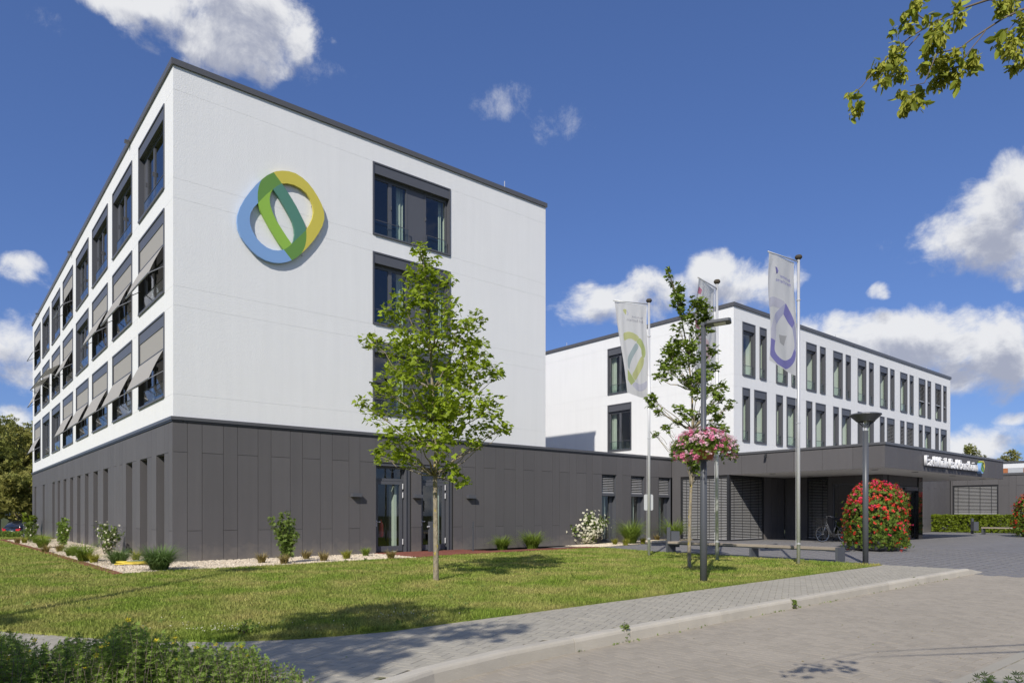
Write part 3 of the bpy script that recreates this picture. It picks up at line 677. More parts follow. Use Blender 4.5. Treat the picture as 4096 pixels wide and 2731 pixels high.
def panels(parent, fr, o, cols, v0, v1, ju=3.05, jl=0.87, depth=0.03):
    """cols: (u0, u1, kind) kind U = joint high up, L = joint low down, F = full height, H = header above an opening, N = none"""
    for (a, b, k) in cols:
        if k == 'U': sp = [(v0, ju), (ju, v1)]
        elif k == 'L': sp = [(v0, jl), (jl, v1)]
        elif k == 'H': sp = [(ju, v1)]
        elif k == 'F': sp = [(v0, v1)]
        else: sp = []
        for (c, d) in sp:
            m = MB(o, **fr); g = .005; m.box(a + g, b - g, c + (g if c > v0 else 0), d - g, -depth, 0); m.build('cladding_panel', 'cladding', parent)
def coping(parent, pts, z0, z1, over=0.05, wid=0.4, m='coping_metal', name='coping'):
    """a metal cap along the outer edge polyline; each straight run is one piece. pts: (x, y, nx, ny)"""
    for (p, q, nx, ny) in pts:
        mb = W(); xs = sorted((p[0] + nx * over, q[0] - nx * wid if nx else q[0])); ys = sorted((p[1] + ny * over, q[1] - ny * wid if ny else q[1]))
        mb.box(xs[0], xs[1], ys[0], ys[1], z0, z1); mb.build(name, m, parent)

AX1, AY1, ATOP = 13.9, 34.7, 13.82
ROWS = [(4.65, 7.08), (7.625, 10.03), (10.585, 13.0)]
GRV = [4.637, 7.08, 7.612, 10.03, 10.572, 13.0]
A = thing('clinic_building', 'white four storey block with large ring emblem and dark clad ground floor', 'building', (6.9, 17, 0))
# white walls
Wc = [(4.10, .92), (8.28, 5.07), (12.46, 9.22), (16.64, 13.40), (20.84, 17.62), (25.04, 21.86), (29.28, 26.08), (33.50, 30.28)]
oX = (0.02, 0, 0)
holes = [(-a, -b, z0, z1) for (a, b) in Wc for (z0, z1) in ROWS]
wall('wall', A, XN, oX, -AY1, -.02, 3.98, ATOP - .13, holes, 'stucco', .26, GRV)
oY = (0, 0.02, 0)
wall('wall', A, YN, oY, .02, AX1, 3.98, ATOP - .13, [(6.13, 9.25, z0, z1) for (z0, z1) in ROWS], 'stucco', .26, GRV)
wall('wall', A, XP, (AX1, 0, 0), .02, AY1, 3.9, ATOP - .13, [], 'stucco', .2); wall('wall', A, YP, (0, AY1, 0), -AX1, -.02, 0, ATOP - .13, [], 'stucco', .2)
mb = W(); mb.face([(.02, .02, ATOP - .2), (AX1, .02, ATOP - .2), (AX1, AY1, ATOP - .2), (.02, AY1, ATOP - .2)]); mb.build('roof', 'roof_gravel', A)
for (x0, x1, y0, y1) in ((-.04, .34, -.04, AY1 + .04), (AX1 - .34, AX1 + .05, -.04, AY1 + .04), (.342, AX1 - .342, -.04, .34), (.342, AX1 - .342, AY1 - .34, AY1 + .04)):
    mb = W(); mb.box(x0, x1, y0, y1, ATOP - .16, ATOP); mb.build('coping', 'coping_metal', A)
AWN = {0: {0: 1, 1: 1, 2: 1, 3: 1, 4: 1, 7: 1}, 1: {0: 1, 1: 1, 2: 1, 4: 1, 5: 2, 6: 2, 7: 1}, 2: {4: 1, 7: 1}}
for r, (z0, z1) in enumerate(ROWS):
    for c, (y1, y0) in enumerate(Wc):
        w = y1 - y0; o = (0.02, y1, z0)
        window(A, XN, o, w, z1 - z0, [(.06, .45, 'p'), (.45, 1.35, 'g'), (1.35, w - .06, 'g')], rails=[(.45, w - .08)], curtain=[(w - .75, w - .2)] if (r + c) % 2 == 0 else [(w - .5, w - .15)], depth=.13)
        k = AWN[r].get(c)
        if k == 1: awning(A, XN, o, w, z1 - z0, out=.40 if r < 2 else .42)
        elif k == 2: awning(A, XN, o, w, z1 - z0, mid=1.45, out=.62, low=1.02, arm=.72)
for (z0, z1) in ROWS:
    window(A, YN, (6.13, .02, z0), 3.12, z1 - z0, [(.06, .74, 'g'), (.74, 1.42, 'g'), (1.42, 2.12, 'p'), (2.12, 3.06, 'g')], rails=[(.07, 1.42), (2.14, 3.0)], curtain=[(1.12, 1.38), (2.86, 3.0)], depth=.15)
# roof edge overflow spouts, lightning rods
for (x, y) in ((522, 572), (288, 1012), (156, 1257)):
    p = at(x, y, 0, 0.02); mb = W(); mb.box(-.16, .03, p.y - .05, p.y + .05, p.z - .05, p.z + .05); sp = mb.build('overflow_spout', 'coping_metal', A)
for (xx, yy, hh) in ((12.0, .3, .42), (1.2, .5, .2), (.3, 17.0, .3)):
    mb = W(); mb.tube([(xx, yy, ATOP - .02), (xx, yy, ATOP + hh)], .018, 6); mb.build('lightning_rod', 'steel', A)

# dark clad ground floor of A and of the link to the entrance
BT = 3.88; XE = 22.07
DOORS = [(6.25, 7.62), (8.02, 9.38)]; SMALL = [(17.20, 18.15), (19.12, 20.08), (21.08, 22.02)]
J = [0, .38, .77, 1.35, 1.75, 2.34, 2.73, 3.32, 3.71, 4.29, 4.69, 5.27, 5.66, 6.25]
cols = [(J[i], J[i + 1], 'UL'[i % 2]) for i in range(len(J) - 1)] + [(6.25, 7.62, 'H'), (7.62, 8.02, 'L'), (8.02, 9.38, 'H'), (9.38, 9.78, 'L')]
J = [9.78, 10.37, 10.76, 11.33, 11.73, 12.31, 12.71, 13.28, 13.69, 14.27, 14.66, 15.24, 15.63, 16.22, 16.61, 17.20]
cols += [(J[i], J[i + 1], 'UL'[i % 2]) for i in range(len(J) - 1)]
cols += [(17.20, 18.15, 'H'), (18.15, 18.55, 'L'), (18.55, 19.12, 'U'), (19.12, 20.08, 'H'), (20.08, 20.49, 'L'), (20.49, 21.08, 'U'), (21.08, 22.05, 'H')]
OP = (0, 0, 0)
panels(A, YN, OP, cols, 0.03, BT)
wall('base_wall', A, YN, (0, .036, 0), .03, XE, -.2, 4.0, [(a, b, 0.03, 3.05) for a, b in DOORS] + [(a, b, .09, 3.05) for a, b in SMALL], 'cladding_back', .3)
SL = [(.88, 1.81), (2.93, 3.89), (5.0, 5.96), (9.11, 10.07), (11.2, 12.17), (13.35, 14.24), (15.41, 16.33), (17.49, 18.47), (19.66, 20.57), (21.83, 22.69), (23.87, 24.8), (28.18, 29.09), (32.46, 33.46)]
cols = []; prev = 0.0; k = 0
for (a, b) in SL + [(AY1, AY1)]:
    L = a - prev; nsub = max(1, round(L / .52))
    for i in range(nsub): cols.append((-(prev + L * (i + 1) / nsub), -(prev + L * i / nsub), 'U' if (k + i) % 2 or nsub == 1 else 'L'))
    k += nsub
    if b > a: cols.append((-b, -a, 'H'))
    prev = b
panels(A, XN, OP, cols, 0.03, BT)
wall('base_wall', A, XN, (.036, 0, 0), -AY1, -.03, -.2, 4.0, [(-b, -a, .03, 3.05) for a, b in SL], 'cladding_back', .3)
for (a, b) in SL:
    m = MB((0, 0, 0), **XN); d = .42
    m.box(-b, -b + .02, .03, 3.05, -d, -.032); m.box(-a - .02, -a, .03, 3.05, -d, -.032); m.box(-b, -a, 3.03, 3.05, -d, -.032); m.box(-b, -a, 0.0, .03, -d, 0.03)
    nw = m.build('recessed_window', 'cladding', A)
    m = MB((0, 0, 0), **XN); m.box(-b + .02, -b + .09, .03, 3.03, -d - .05, -d); m.box(-a - .09, -a - .02, .03, 3.03, -d - .05, -d); m.box(-b + .09, -a - .09, .03, .12, -d - .05, -d); m.box(-b + .09, -a - .09, 2.72, 3.03, -d - .05, -d); m.build('window_frame', 'anthracite', nw)
    m = MB((0, 0, 0), **XN); m.face([(-b + .09, .12, -d - .03), (-a - .09, .12, -d - .03), (-a - .09, 2.72, -d - .03), (-b + .09, 2.72, -d - .03)]); m.build('pane', 'dark_glass', nw)
# cap between the dark base and the white wall
for (x0, x1, y0, y1) in ((-.05, .25, -.05, AY1), (.252, XE - .002, -.05, .25)):
    mb = W(); mb.box(x0, x1, y0, y1, BT + .05, 4.02); mb.build('base_coping', 'coping_metal', A)
    mb = W(); mb.box(x0 + .022, x1, y0 + .022, y1, BT + .004, BT + .05); mb.build('base_flashing', 'anthracite_dark', A)
mb = W(); mb.face([(AX1, .25, 3.95), (22.66, .25, 3.95), (22.66, 30, 3.95), (AX1, 30, 3.95)]); mb.build('low_roof', 'roof_gravel', A)
# glazed doors
for i, (a, b) in enumerate(DOORS):
    o = (a, 0, 0); w = b - a; d = .22; lw = w - .19
    m = MB(o, **YN); m.box(0, .06, .05, 2.95, -d - .06, -d); m.box(lw - .06, lw, .05, 2.95, -d - .06, -d); m.box(.06, lw - .06, 2.46, 2.54, -d - .06, -d); m.box(.06, lw - .06, 2.87, 2.95, -d - .06, -d)
    m.box(.002, .02, .03, 2.97, -d, -.032); m.box(lw, lw + .02, .03, 2.97, -d - .06, -.05); m.box(lw + .02, w - .002, .03, 2.99, -d - .06, -.10); m.box(.02, w, 2.95, 3.04, -d - .06, -.032)
    dr = m.build('door_frame', 'anthracite', A)
    m = MB(o, **YN); t = .11; m.box(.065, .065 + t, .07, 2.45, -d - .03, -d + .03); m.box(lw - .065 - t, lw - .065, .07, 2.45, -d - .03, -d + .03); m.box(.065 + t, lw - .065 - t, .07, .25, -d - .03, -d + .03); m.box(.065 + t, lw - .065 - t, 2.34, 2.45, -d - .03, -d + .03)
    lf = m.build('door', 'anthracite', A)
    m = MB(o, **YN); m.face([(.17, .25, -d), (lw - .17, .25, -d), (lw - .17, 2.34, -d), (.17, 2.34, -d)]); m.build('pane', 'glass', lf)
    m = MB(o, **YN); m.face([(.06, 2.54, -d - .03), (lw - .06, 2.54, -d - .03), (lw - .06, 2.87, -d - .03), (.06, 2.87, -d - .03)]); m.build('transom_pane', 'glass', dr)
    for z in (.35, 1.95, 2.25):
        m = MB(o, **YN); m.tube([(lw - .055, z - .06 + .0, -d + .045), (lw - .055, z + .13, -d + .045)], .016, 6); m.build('hinge', 'white_paint', lf)
    m = MB(o, **YN); m.tube([(.11, 1.07, -d + .03), (.11, 1.07, -d + .08), (.23, 1.07, -d + .08)], .013, 6); m.box(.085, .135, .92, 1.12, -d + .03, -d + .037); m.build('handle', 'steel', lf)
    m = MB(o, **YN); n0, n1 = -d - .1, -3.2
    m.face([(0, .03, n1), (w, .03, n1), (w, 3, n1), (0, 3, n1)]); m.face([(0, .03, n0), (0, .03, n1), (0, 3, n1), (0, 3, n0)]); m.face([(w, .03, n1), (w, .03, n0), (w, 3, n0), (w, 3, n1)]); m.face([(0, .03, n0), (w, .03, n0), (w, .03, n1), (0, .03, n1)]); m.face([(0, 3, n1), (w, 3, n1), (w, 3, n0), (0, 3, n0)])
    m.cur = 1; m.box(lw - .26, lw - .16, .03, 2.3, -d - .55, -d - .2)
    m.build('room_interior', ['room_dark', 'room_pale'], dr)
# narrow windows beside the entrance, blinds half down
for i, (a, b) in enumerate(SMALL):
    o = (a, 0, 0.09); w = b - a; h = 2.96; d = .24
    m = MB(o, **YN); m.box(0, .02, 0, h, -d, -.032); m.box(w - .02, w, 0, h, -d, -.032); m.box(.02, w - .02, h - .02, h, -d, -.032); m.box(0, w, -.06, .04, -d, .02)
    m.box(.02, .09, .04, h, -d - .06, -d); m.box(w - .22, w - .02, .04, h, -d - .06, -d); m.box(.09, w - .22, .04, .14, -d - .06, -d)
    nw = m.build('window', 'anthracite', A)
    m = MB(o, **YN); m.face([(.09, .14, -d - .03), (w - .22, .14, -d - .03), (w - .22, h - .02, -d - .03), (.09, h - .02, -d - .03)]); m.build('pane', 'glass', nw)
    m = MB(o, **YN); n1 = -2.2; m.face([(0, 0, n1), (w, 0, n1), (w, h, n1), (0, h, n1)]); m.face([(0, 0, -d), (0, 0, n1), (0, h, n1), (0, h, -d)]); m.face([(w, 0, n1), (w, 0, -d), (w, h, -d), (w, h, n1)]); m.face([(0, 0, -d), (w, 0, -d), (w, 0, n1), (0, 0, n1)])
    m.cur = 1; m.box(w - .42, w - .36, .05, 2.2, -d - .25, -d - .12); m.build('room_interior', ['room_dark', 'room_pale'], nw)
    blind(nw, YN, o, .03, w - .1, 2.17, h - .03, n=-.12, cords=0)
    m = MB(o, **YN); m.box(.02, w - .09, 2.03, 2.15, -.2, -.04); m.build('blind_bottom_bar', 'anthracite', nw)
# wall lamps beside the doors
for i, (x, y) in enumerate(((1421, 1979), (1667, 1984), (1880, 1986))):
    p = at(x, y, 1, 0); mb = W(); mb.box(p.x - .17, p.x + .17, -.16, -.003, p.z - .06, p.z + .06)
    o = mb.build('wall_lamp', 'anthracite'); tag(o, ['flat grey wall lamp on the dark cladding beside the glazed door with the extinguisher', 'flat grey wall lamp on the narrow dark strip between two glazed doors', 'flat grey wall lamp on dark cladding beyond both glazed doors, towards the clipped grasses'][i], 'lamp', 'grey wall lamps')
# fire extinguisher seen behind the first door
mb = W(); mb.lathe([(0, 0), (.075, 0), (.08, .04), (.08, .42), (.045, .5), (.02, .52), (.02, .6), (0, .6)], (6.78, .62, .55), 12)
o = mb.build('fire_extinguisher', 'tail_red', smooth=True); tag(o, 'red fire extinguisher hanging behind the glass of the glazed door', 'extinguisher')

# emblem: two interlocked rings traced from the photograph, six coloured pieces
def q8(p): return (800 + .3827 * p[0], 550 + .3827 * p[1])
EMB = {
 'blue': ('logo_blue', [(645, 440), (590, 490), (530, 560), (470, 640), (420, 730), (392, 815), (388, 880), (398, 960), (430, 1040), (480, 1110), (540, 1180), (610, 1240), (690, 1285), (770, 1308), (840, 1312), (905, 1302), (960, 1283), (918, 1228), (875, 1172), (820, 1182), (760, 1175), (700, 1150), (640, 1105), (590, 1050), (550, 980), (525, 910), (520, 845), (530, 790), (560, 735), (607, 685), (603, 640), (603, 580), (612, 520), (628, 470)]),
 'dark1': ('logo_dark_green', [(645, 440), (700, 397), (769, 363), (812, 422), (856, 482), (810, 505), (763, 540), (700, 590), (650, 640), (607, 685), (603, 640), (603, 580), (612, 520), (628, 470)]),
 'light': ('logo_light_green', [(607, 685), (650, 640), (700, 590), (763, 540), (740, 580), (728, 640), (735, 710), (760, 785), (800, 870), (850, 950), (905, 1035), (960, 1113), (915, 1150), (875, 1172), (830, 1110), (780, 1030), (720, 930), (665, 830), (628, 755)]),
 'teal': ('logo_teal', [(763, 540), (810, 505), (856, 482), (910, 560), (960, 640), (1010, 725), (1050, 805), (1085, 880), (1105, 940), (1110, 965), (1060, 1015), (1010, 1062), (960, 1113), (980, 1075), (990, 1010), (985, 950), (965, 880), (930, 810), (880, 720), (820, 620)]),
 'dark2': ('logo_dark_green', [(875, 1172), (915, 1150), (960, 1113), (1010, 1062), (1060, 1015), (1110, 965), (1113, 1020), (1110, 1080), (1100, 1130), (1085, 1170), (1063, 1210), (1010, 1255), (960, 1283), (918, 1228)]),
 'yellow': ('logo_yellow', [(769, 363), (800, 353), (860, 347), (930, 353), (1000, 375), (1070, 420), (1130, 475), (1185, 545), (1235, 625), (1275, 705), (1298, 785), (1300, 850), (1280, 925), (1240, 1000), (1185, 1080), (1120, 1155), (1063, 1210), (1085, 1170), (1100, 1130), (1110, 1080), (1113, 1020), (1110, 965), (1150, 905), (1178, 840), (1188, 780), (1180, 710), (1155, 645), (1110, 580), (1050, 530), (980, 495), (915, 480), (856, 482), (812, 422)])}
EPL = {}                                            # outlines in wall metres (x, z)
for k, (m, pts) in EMB.items(): EPL[k] = (m, [(lambda p: (p.x, p.z))(at(*q8(p), 1, -.10)) for p in pts])
em = thing('emblem', 'big blue, yellow and green double ring emblem mounted on the white wall', 'emblem', (3.0, 0, 8.84))
for k, (m, pts) in EPL.items():
    mb = MB((0, 0, 0), **YN); mb.prism(pts, .02, .10); mb.build('ring_piece', m, em)
for (x, z) in ((2.0, 9.9), (2.6, 11.0), (3.7, 9.3), (4.0, 10.9), (2.3, 9.4)):
    mb = W(); mb.tube([(x, .03, z), (x, -.03, z)], .02, 6); mb.build('standoff', 'steel', em)

# ------------------------------------------------------------------ block B
BX0, BX1, BY0, BTOP = 22.67, 49.55, -2.96, 10.87
B = thing('clinic_building', 'white three storey block with two rows of narrow dark windows above the entrance canopy', 'building', (36, 5, 0))
BR = [(4.645, 7.12), (7.665, 10.12)]
up, lo = [], []
for i in range(9):
    x = 23.36 + 2.935 * i if i < 8 else 23.36 + 2.92 * 8
    up += [(x, x + 1.08), (x + 1.46, x + 2.06)]; lo += [(x, x + .62), (x + .99, x + 2.07)]
holes = [(a, b, *BR[1]) for a, b in up] + [(a, b, *BR[0]) for a, b in lo]
BG = [4.632, 7.12, 7.652, 10.12]
wall('wall', B, YN, (0, BY0, 0), BX0, BX1, 3.9, BTOP - .13, holes, 'stucco', .24, BG)
LW = [(4.64, 3.0)]
wall('wall', B, XN, (BX0, 0, 0), -16, -BY0, 3.9, BTOP - .13, [(-4.64, -3.0, *z) for z in BR], 'stucco', .24, BG)
wall('wall', B, XP, (BX1, 0, 0), BY0, 16, 0, BTOP - .13, [], 'stucco', .2); wall('wall', B, YP, (0, 16, 0), -BX1, -BX0, 0, BTOP - .13, [], 'stucco', .2)
mb = W(); mb.face([(BX0, BY0, BTOP - .18), (BX1, BY0, BTOP - .18), (BX1, 16, BTOP - .18), (BX0, 16, BTOP - .18)]); mb.build('roof', 'roof_gravel', B)
for (x0, x1, y0, y1) in ((BX0 - .06, BX0 + .34, BY0 - .06, 16), (BX1 - .34, BX1 + .06, BY0 - .06, 16), (BX0 + .342, BX1 - .342, BY0 - .06, BY0 + .34)):
    mb = W(); mb.box(x0, x1, y0, y1, BTOP - .16, BTOP); mb.build('coping', 'coping_metal', B)
for j, (lst, (z0, z1)) in enumerate(((lo, BR[0]), (up, BR[1]))):
    for i, (a, b) in enumerate(lst):
        w = b - a; bt = None
        if j == 1 and i in (14, 15, 16, 17): bt = 1.0
        if j == 0 and i in (11, 12, 13): bt = .1
        window(B, YN, (a, BY0, z0), w, z1 - z0, [(.06, w - .06, 'g')], rails=[(.06, w - .06)] if bt is None else [], blind_to=bt, depth=.09, rail_h=.5, curtain=[(w - .3, w - .1)] if (i * 7 + j) % 3 == 0 and w > .8 else None)
for (z0, z1) in BR:
    window(B, XN, (BX0, 4.64, z0), 1.64, z1 - z0, [(.06, .80, 'g'), (.80, 1.58, 'g')], rails=[(.08, 1.56)], depth=.1, rail_h=.5, curtain=[(.1, .35)])
for (xx, yy) in ((26.5, -2.7), (33, -2.7), (40, -2.7), (46, -2.7), (22.9, 8)):
    mb = W(); mb.tube([(xx, yy, BTOP - .02), (xx, yy, BTOP + .28)], .015, 6); mb.build('lightning_rod', 'steel', B)

# ------------------------------------------------------------------ entrance: canopy, recessed front, vestibule
ZF = .13
E_ = thing('entrance_canopy', 'flat dark grey entrance canopy with pale underside and recessed glazed porch', 'canopy', (27, -6, ZF))
CT, CB, CX1, CY0 = 3.92, 3.07, 36.05, -9.67
# fascia panels
js = [0.0, 1.33, 2.53, 3.72, 4.92, 6.11, 7.31, 8.50, 9.67]
for i in range(len(js) - 1):
    m = MB((XE, 0, 0), **XN); m.box(js[i] + .005, js[i + 1] - (.005 if i < 7 else 0), CB, CT - .004, -.03, 0); m.build('fascia_panel', 'cladding', E_)
nx = 12; stp = (CX1 - XE) / nx
for i in range(nx):
    m = MB((0, CY0, 0), **YN); m.box(XE + stp * i + (.005 if i else .03), XE + stp * (i + 1) - .005, CB, CT - .004, -.03, 0); m.build('fascia_panel', 'cladding', E_)
m = MB((CX1, 0, 0), **XP); m.box(CY0 + .03, BY0, CB, CT - .004, -.03, 0); m.build('fascia_panel', 'cladding', E_)
mb = W(); mb.box(XE + .04, CX1 - .04, CY0 + .04, -3.05, CB + .05, CT - .02); mb.box(XE + .04, BX0 + .3, -3.048, .2, CB + .05, CT - .02); mb.build('canopy_core', 'cladding_back', E_)
for (x0, x1, y0, y1) in ((XE - .04, XE + .3, CY0 - .04, .25), (XE + .302, CX1 + .04, CY0 - .04, CY0 + .3), (CX1 - .3, CX1 + .04, CY0 + .302, BY0)):
    mb = W(); mb.box(x0, x1, y0, y1, CT, 4.01); mb.build('coping', 'coping_metal', E_)
mb = W(); mb.face([(XE, CY0, 3.94), (CX1, CY0, 3.94), (CX1, BY0, 3.94), (XE, BY0, 3.94)]); mb.build('roof', 'roof_gravel', E_)
mb = W(); mb.face([(XE + .03, CY0 + .03, CB + .004), (XE + .03, -3.0, CB + .004), (CX1 - .03, -3.0, CB + .004), (CX1 - .03, CY0 + .03, CB + .004)]); sf = mb.build('soffit', 'soffit', E_)
for (x, y) in ((3090, 1894), (3500, 1878), (3660, 1888), (3810, 1902), (3930, 1915), (3240, 1905)):
    p = at(x, y, 2, CB); mb = W(); mb.tube([(p.x, p.y, CB - .004), (p.x, p.y, CB + .03)], .13, 16); mb.build('downlight', 'anthracite_dark', sf)
# side wall with the large blind window (flush with the fascia)
o = (XE, 0, 0)
m = MB(o, **XN); m.box(0.03, .50, ZF - .12, CB, -.03, 0); m.build('cladding_panel', 'cladding', E_)
wall('base_wall', E_, XN, (XE + .036, 0, 0), 0, 3.09, -.2, CB, [(.54, 3.02, .16, 3.0)], 'cladding_back', .2)
def blindwindow(parent, fr, o, u0, u1, v0, v1, low, rec=.13, cords=4, step=.072):
    m = MB(o, **fr); m.box(u0, u0 + .05, v0, v1, -rec - .1, -.032); m.box(u1 - .05, u1, v0, v1, -rec - .1, -.032); m.box(u0 + .05, u1 - .05, v1 - .05, v1, -rec - .1, -.032); m.box(u0, u1, v0 - .05, v0 + .03, -rec - .1, .02)
    w = m.build('window', 'anthracite_dark', parent)
    m = MB(o, **fr); m.face([(u0 + .05, v0 + .03, -rec - .08), (u1 - .05, v0 + .03, -rec - .08), (u1 - .05, v1 - .05, -rec - .08), (u0 + .05, v1 - .05, -rec - .08)]); m.build('pane', 'dark_glass', w)
    m = MB(o, **fr); slats(m, u0 + .055, u1 - .055, low, v1 - .05, -rec * .6, step); m.build('blind', 'blind_slat', w, kind='stuff')
    for i in range(cords):
        u = u0 + (u1 - u0) * (i + .45) / cords; m = MB(o, **fr); m.box(u - .012, u + .012, low, v1 - .05, -rec * .6 + .036, -rec * .6 + .042); m.build('blind_cord', 'anthracite_dark', w)
    return w
blindwindow(E_, XN, o, .54, 3.02, .16, 3.0, .2)
m = MB(o, **XN); m.box(3.02, 3.10, ZF - .1, CB, -.09, .0); m.build('corner_post', 'anthracite_dark', E_)
# wall facing the drive, under the canopy
y2 = -3.10; o2 = (0, y2, 0); xb = at(3055, 2000, 1, y2).x; xi = 26.85
wall('base_wall', E_, YN, (0, y2 + .036, 0), XE + .05, xi, -.2, CB, [(XE + .16, xb, .16, 3.0)], 'cladding_back', .2)
blindwindow(E_, YN, o2, XE + .16, xb, .16, 3.0, .2)
k = 3
for i in range(k):
    m = MB(o2, **YN); a = xb + .05 + (xi - xb - .05) * i / k; m.box(a + .005, xb + .05 + (xi - xb - .05) * (i + 1) / k - .005, ZF - .1, CB, -.03, 0); m.build('cladding_panel', 'cladding', E_)
# wall facing -X beside the porch: slatted bay, fixed pane, panels
o3 = (xi, 0, 0); ub = [-at(px_, 2000, 0, xi).y for px_ in (3145, 3228, 3312, 3326, 3420, 3515)]
wall('base_wall', E_, XN, (xi + .036, 0, 0), 3.1, 7.65, -.2, CB, [(ub[1], ub[2], .16, 3.0), (ub[3] + .05, ub[4], .2, 2.72)], 'cladding_back', .2)
m = MB(o3, **XN); m.box(3.13, ub[1] - .005, ZF - .1, CB, -.03, 0); m.build('cladding_panel', 'cladding', E_)
blindwindow(E_, XN, o3, ub[1], ub[2], .16, 3.0, .2, cords=2)
m = MB(o3, **XN); m.box(ub[2] + .005, ub[3] + .045, ZF - .1, CB, -.03, 0.0); m.build('cladding_panel', 'cladding', E_)
m = MB(o3, **XN); m.box(ub[3] + .05, ub[4], 2.72, CB, -.03, 0); m.build('cladding_panel', 'cladding', E_)
m = MB(o3, **XN); m.box(ub[3] + .05, ub[3] + .1, .2, 2.72, -.12, -.03); m.box(ub[4] - .05, ub[4], .2, 2.72, -.12, -.03); m.box(ub[3] + .1, ub[4] - .05, .16, .25, -.12, -.03); m.box(ub[3] + .1, ub[4] - .05, 2.66, 2.72, -.12, -.03); fw_ = m.build('window', 'anthracite', E_)
m = MB(o3, **XN); m.face([(ub[3] + .1, .25, -.08), (ub[4] - .05, .25, -.08), (ub[4] - .05, 2.66, -.08), (ub[3] + .1, 2.66, -.08)]); m.build('pane', 'glass', fw_)
m = MB(o3, **XN); uu = ub[3] + .1; uv = ub[4] - .05; m.face([(uu - .5, 0.13, -1.6), (uv + .5, .13, -1.6), (uv + .5, 2.8, -1.6), (uu - .5, 2.8, -1.6)]); m.face([(uu - .5, .13, -.2), (uv + .5, .13, -.2), (uv + .5, .13, -1.6), (uu - .5, .13, -1.6)]); m.build('room_interior', 'room_dark', fw_)
for i in range(2):
    a = ub[4] + (7.65 - ub[4]) * i / 2; b = ub[4] + (7.65 - ub[4]) * (i + 1) / 2
    m = MB(o3, **XN); m.box(a + .005, b - (.005 if i == 0 else 0), ZF - .1, CB, -.03, 0); m.build('cladding_panel', 'cladding', E_)
# porch front with sliding doors
y4 = -7.65; o4 = (0, y4, 0); xs_ = [at(px_, 2000, 1, y4).x for px_ in (3532, 3551, 3556, 3578, 3640, 3668, 3672, 3688)]
xs_[0] = xi
def yb(a, b, v0, v1, n0, n1, nm, mt, par=E_):
    m = MB(o4, **YN); m.box(a, b, v0, v1, n0, n1); return m.build(nm, mt, par)
yb(xi - .03, xs_[1] - .005, ZF - .1, 2.55, -.03, 0, 'cladding_panel', 'cladding'); yb(xi - .03, xs_[1] - .005, 2.56, CB, -.03, 0, 'cladding_panel', 'cladding')
yb(xs_[1], xs_[2], ZF - .1, CB, -.2, .03, 'porch_post', 'anthracite_dark')
mid = (xs_[2] + xs_[6]) / 2
yb(xs_[2] + .003, mid - .004, 2.62, CB, -.1, -.02, 'header_panel', 'cladding'); yb(mid + .004, xs_[6] - .003, 2.62, CB, -.1, -.02, 'header_panel', 'cladding')
yb(xs_[2], xs_[6], 2.42, 2.6, -.14, .02, 'door_operator', 'anthracite')
yb(mid - .12, mid + .12, 2.45, 2.55, .02, .09, 'door_sensor', 'anthracite_dark')
for (a, b, nm) in ((xs_[2], xs_[3], 'side_glazing'), (xs_[3], xs_[4], 'sliding_door'), (xs_[4], xs_[6], 'sliding_door')):
    m = MB(o4, **YN); t = .05; nn = -.12 if nm == 'sliding_door' else -.06
    m.box(a, a + t, ZF, 2.42, nn - .03, nn); m.box(b - t, b, ZF, 2.42, nn - .03, nn); m.box(a + t, b - t, ZF, ZF + .08, nn - .03, nn); m.box(a + t, b - t, 2.36, 2.42, nn - .03, nn); d_ = m.build(nm, 'anthracite_dark', E_)
    m = MB(o4, **YN); m.face([(a + t, ZF + .08, nn - .015), (b - t, ZF + .08, nn - .015), (b - t, 2.36, nn - .015), (a + t, 2.36, nn - .015)]); m.build('pane', 'glass_tinted', d_)
yb(xs_[6], xs_[7], ZF - .1, CB, -.25, .03, 'porch_post', 'dark_glass')
mb = W(); mb.box(xi + .1, xs_[7] - .02, -4.9, -4.85, ZF, CB); mb.build('porch_back_wall', 'cladding_back', E_)
mb = W(); mb.box(xs_[7] - .06, xs_[7] - .02, -7.4, -3.1, ZF - .1, CB); mb.build('porch_side_wall', 'dark_glass', E_)
# lettering on the fascia, one solid letter each
def char_mesh(ch, size, ext):
    cu = bpy.data.curves.new('glyph', 'FONT'); cu.body = ch; cu.size = size; cu.extrude = ext; cu.resolution_u = 3
    ob = bpy.data.objects.new('glyph', cu); COL.objects.link(ob); dg = bpy.context.evaluated_depsgraph_get(); dg.update()
    me = bpy.data.meshes.new_from_object(ob.evaluated_get(dg)); bpy.data.objects.remove(ob); bpy.data.curves.remove(cu)
    return me
def glyphs(text, size, ext):
    res = []; x = 0
    for ch in text:
        if ch == ' ': x += size * .30; continue
        me = char_mesh(ch, size, ext); xs = [v.co.x for v in me.vertices]; x0, x1 = min(xs), max(xs)
        res.append((me, x - x0)); x += (x1 - x0) + size * .13
    return res, x
sg = thing('fascia_sign', 'raised white capital and small letters with ring emblem along the canopy fascia', 'sign', (28.8, CY0, 3.3))
gl, tw = glyphs('Fachklinik Bad Bentheim', .60, .05); sx = 6.18 / tw
for me, dx in gl:
    me.transform(Matrix(((sx, 0, 0, 25.66 + dx * sx), (0, 0, -1, CY0 - .11), (0, 1, 0, 3.29), (0, 0, 0, 1)))); me.materials.clear(); me.materials.append(MATS['white_paint'])
    for p in me.polygons: p.material_index = 0
    link('letter', me, sg)
mb = W(); mb.box(25.7, 31.85, CY0 - .07, CY0 - .005, 3.33, 3.36); mb.build('mounting_rail', 'anthracite', sg)
ex = [p[0] for k in EPL.values() for p in k[1]]; ez = [p[1] for k in EPL.values() for p in k[1]]; e0, e1, f0, f1 = min(ex), max(ex), min(ez), max(ez)
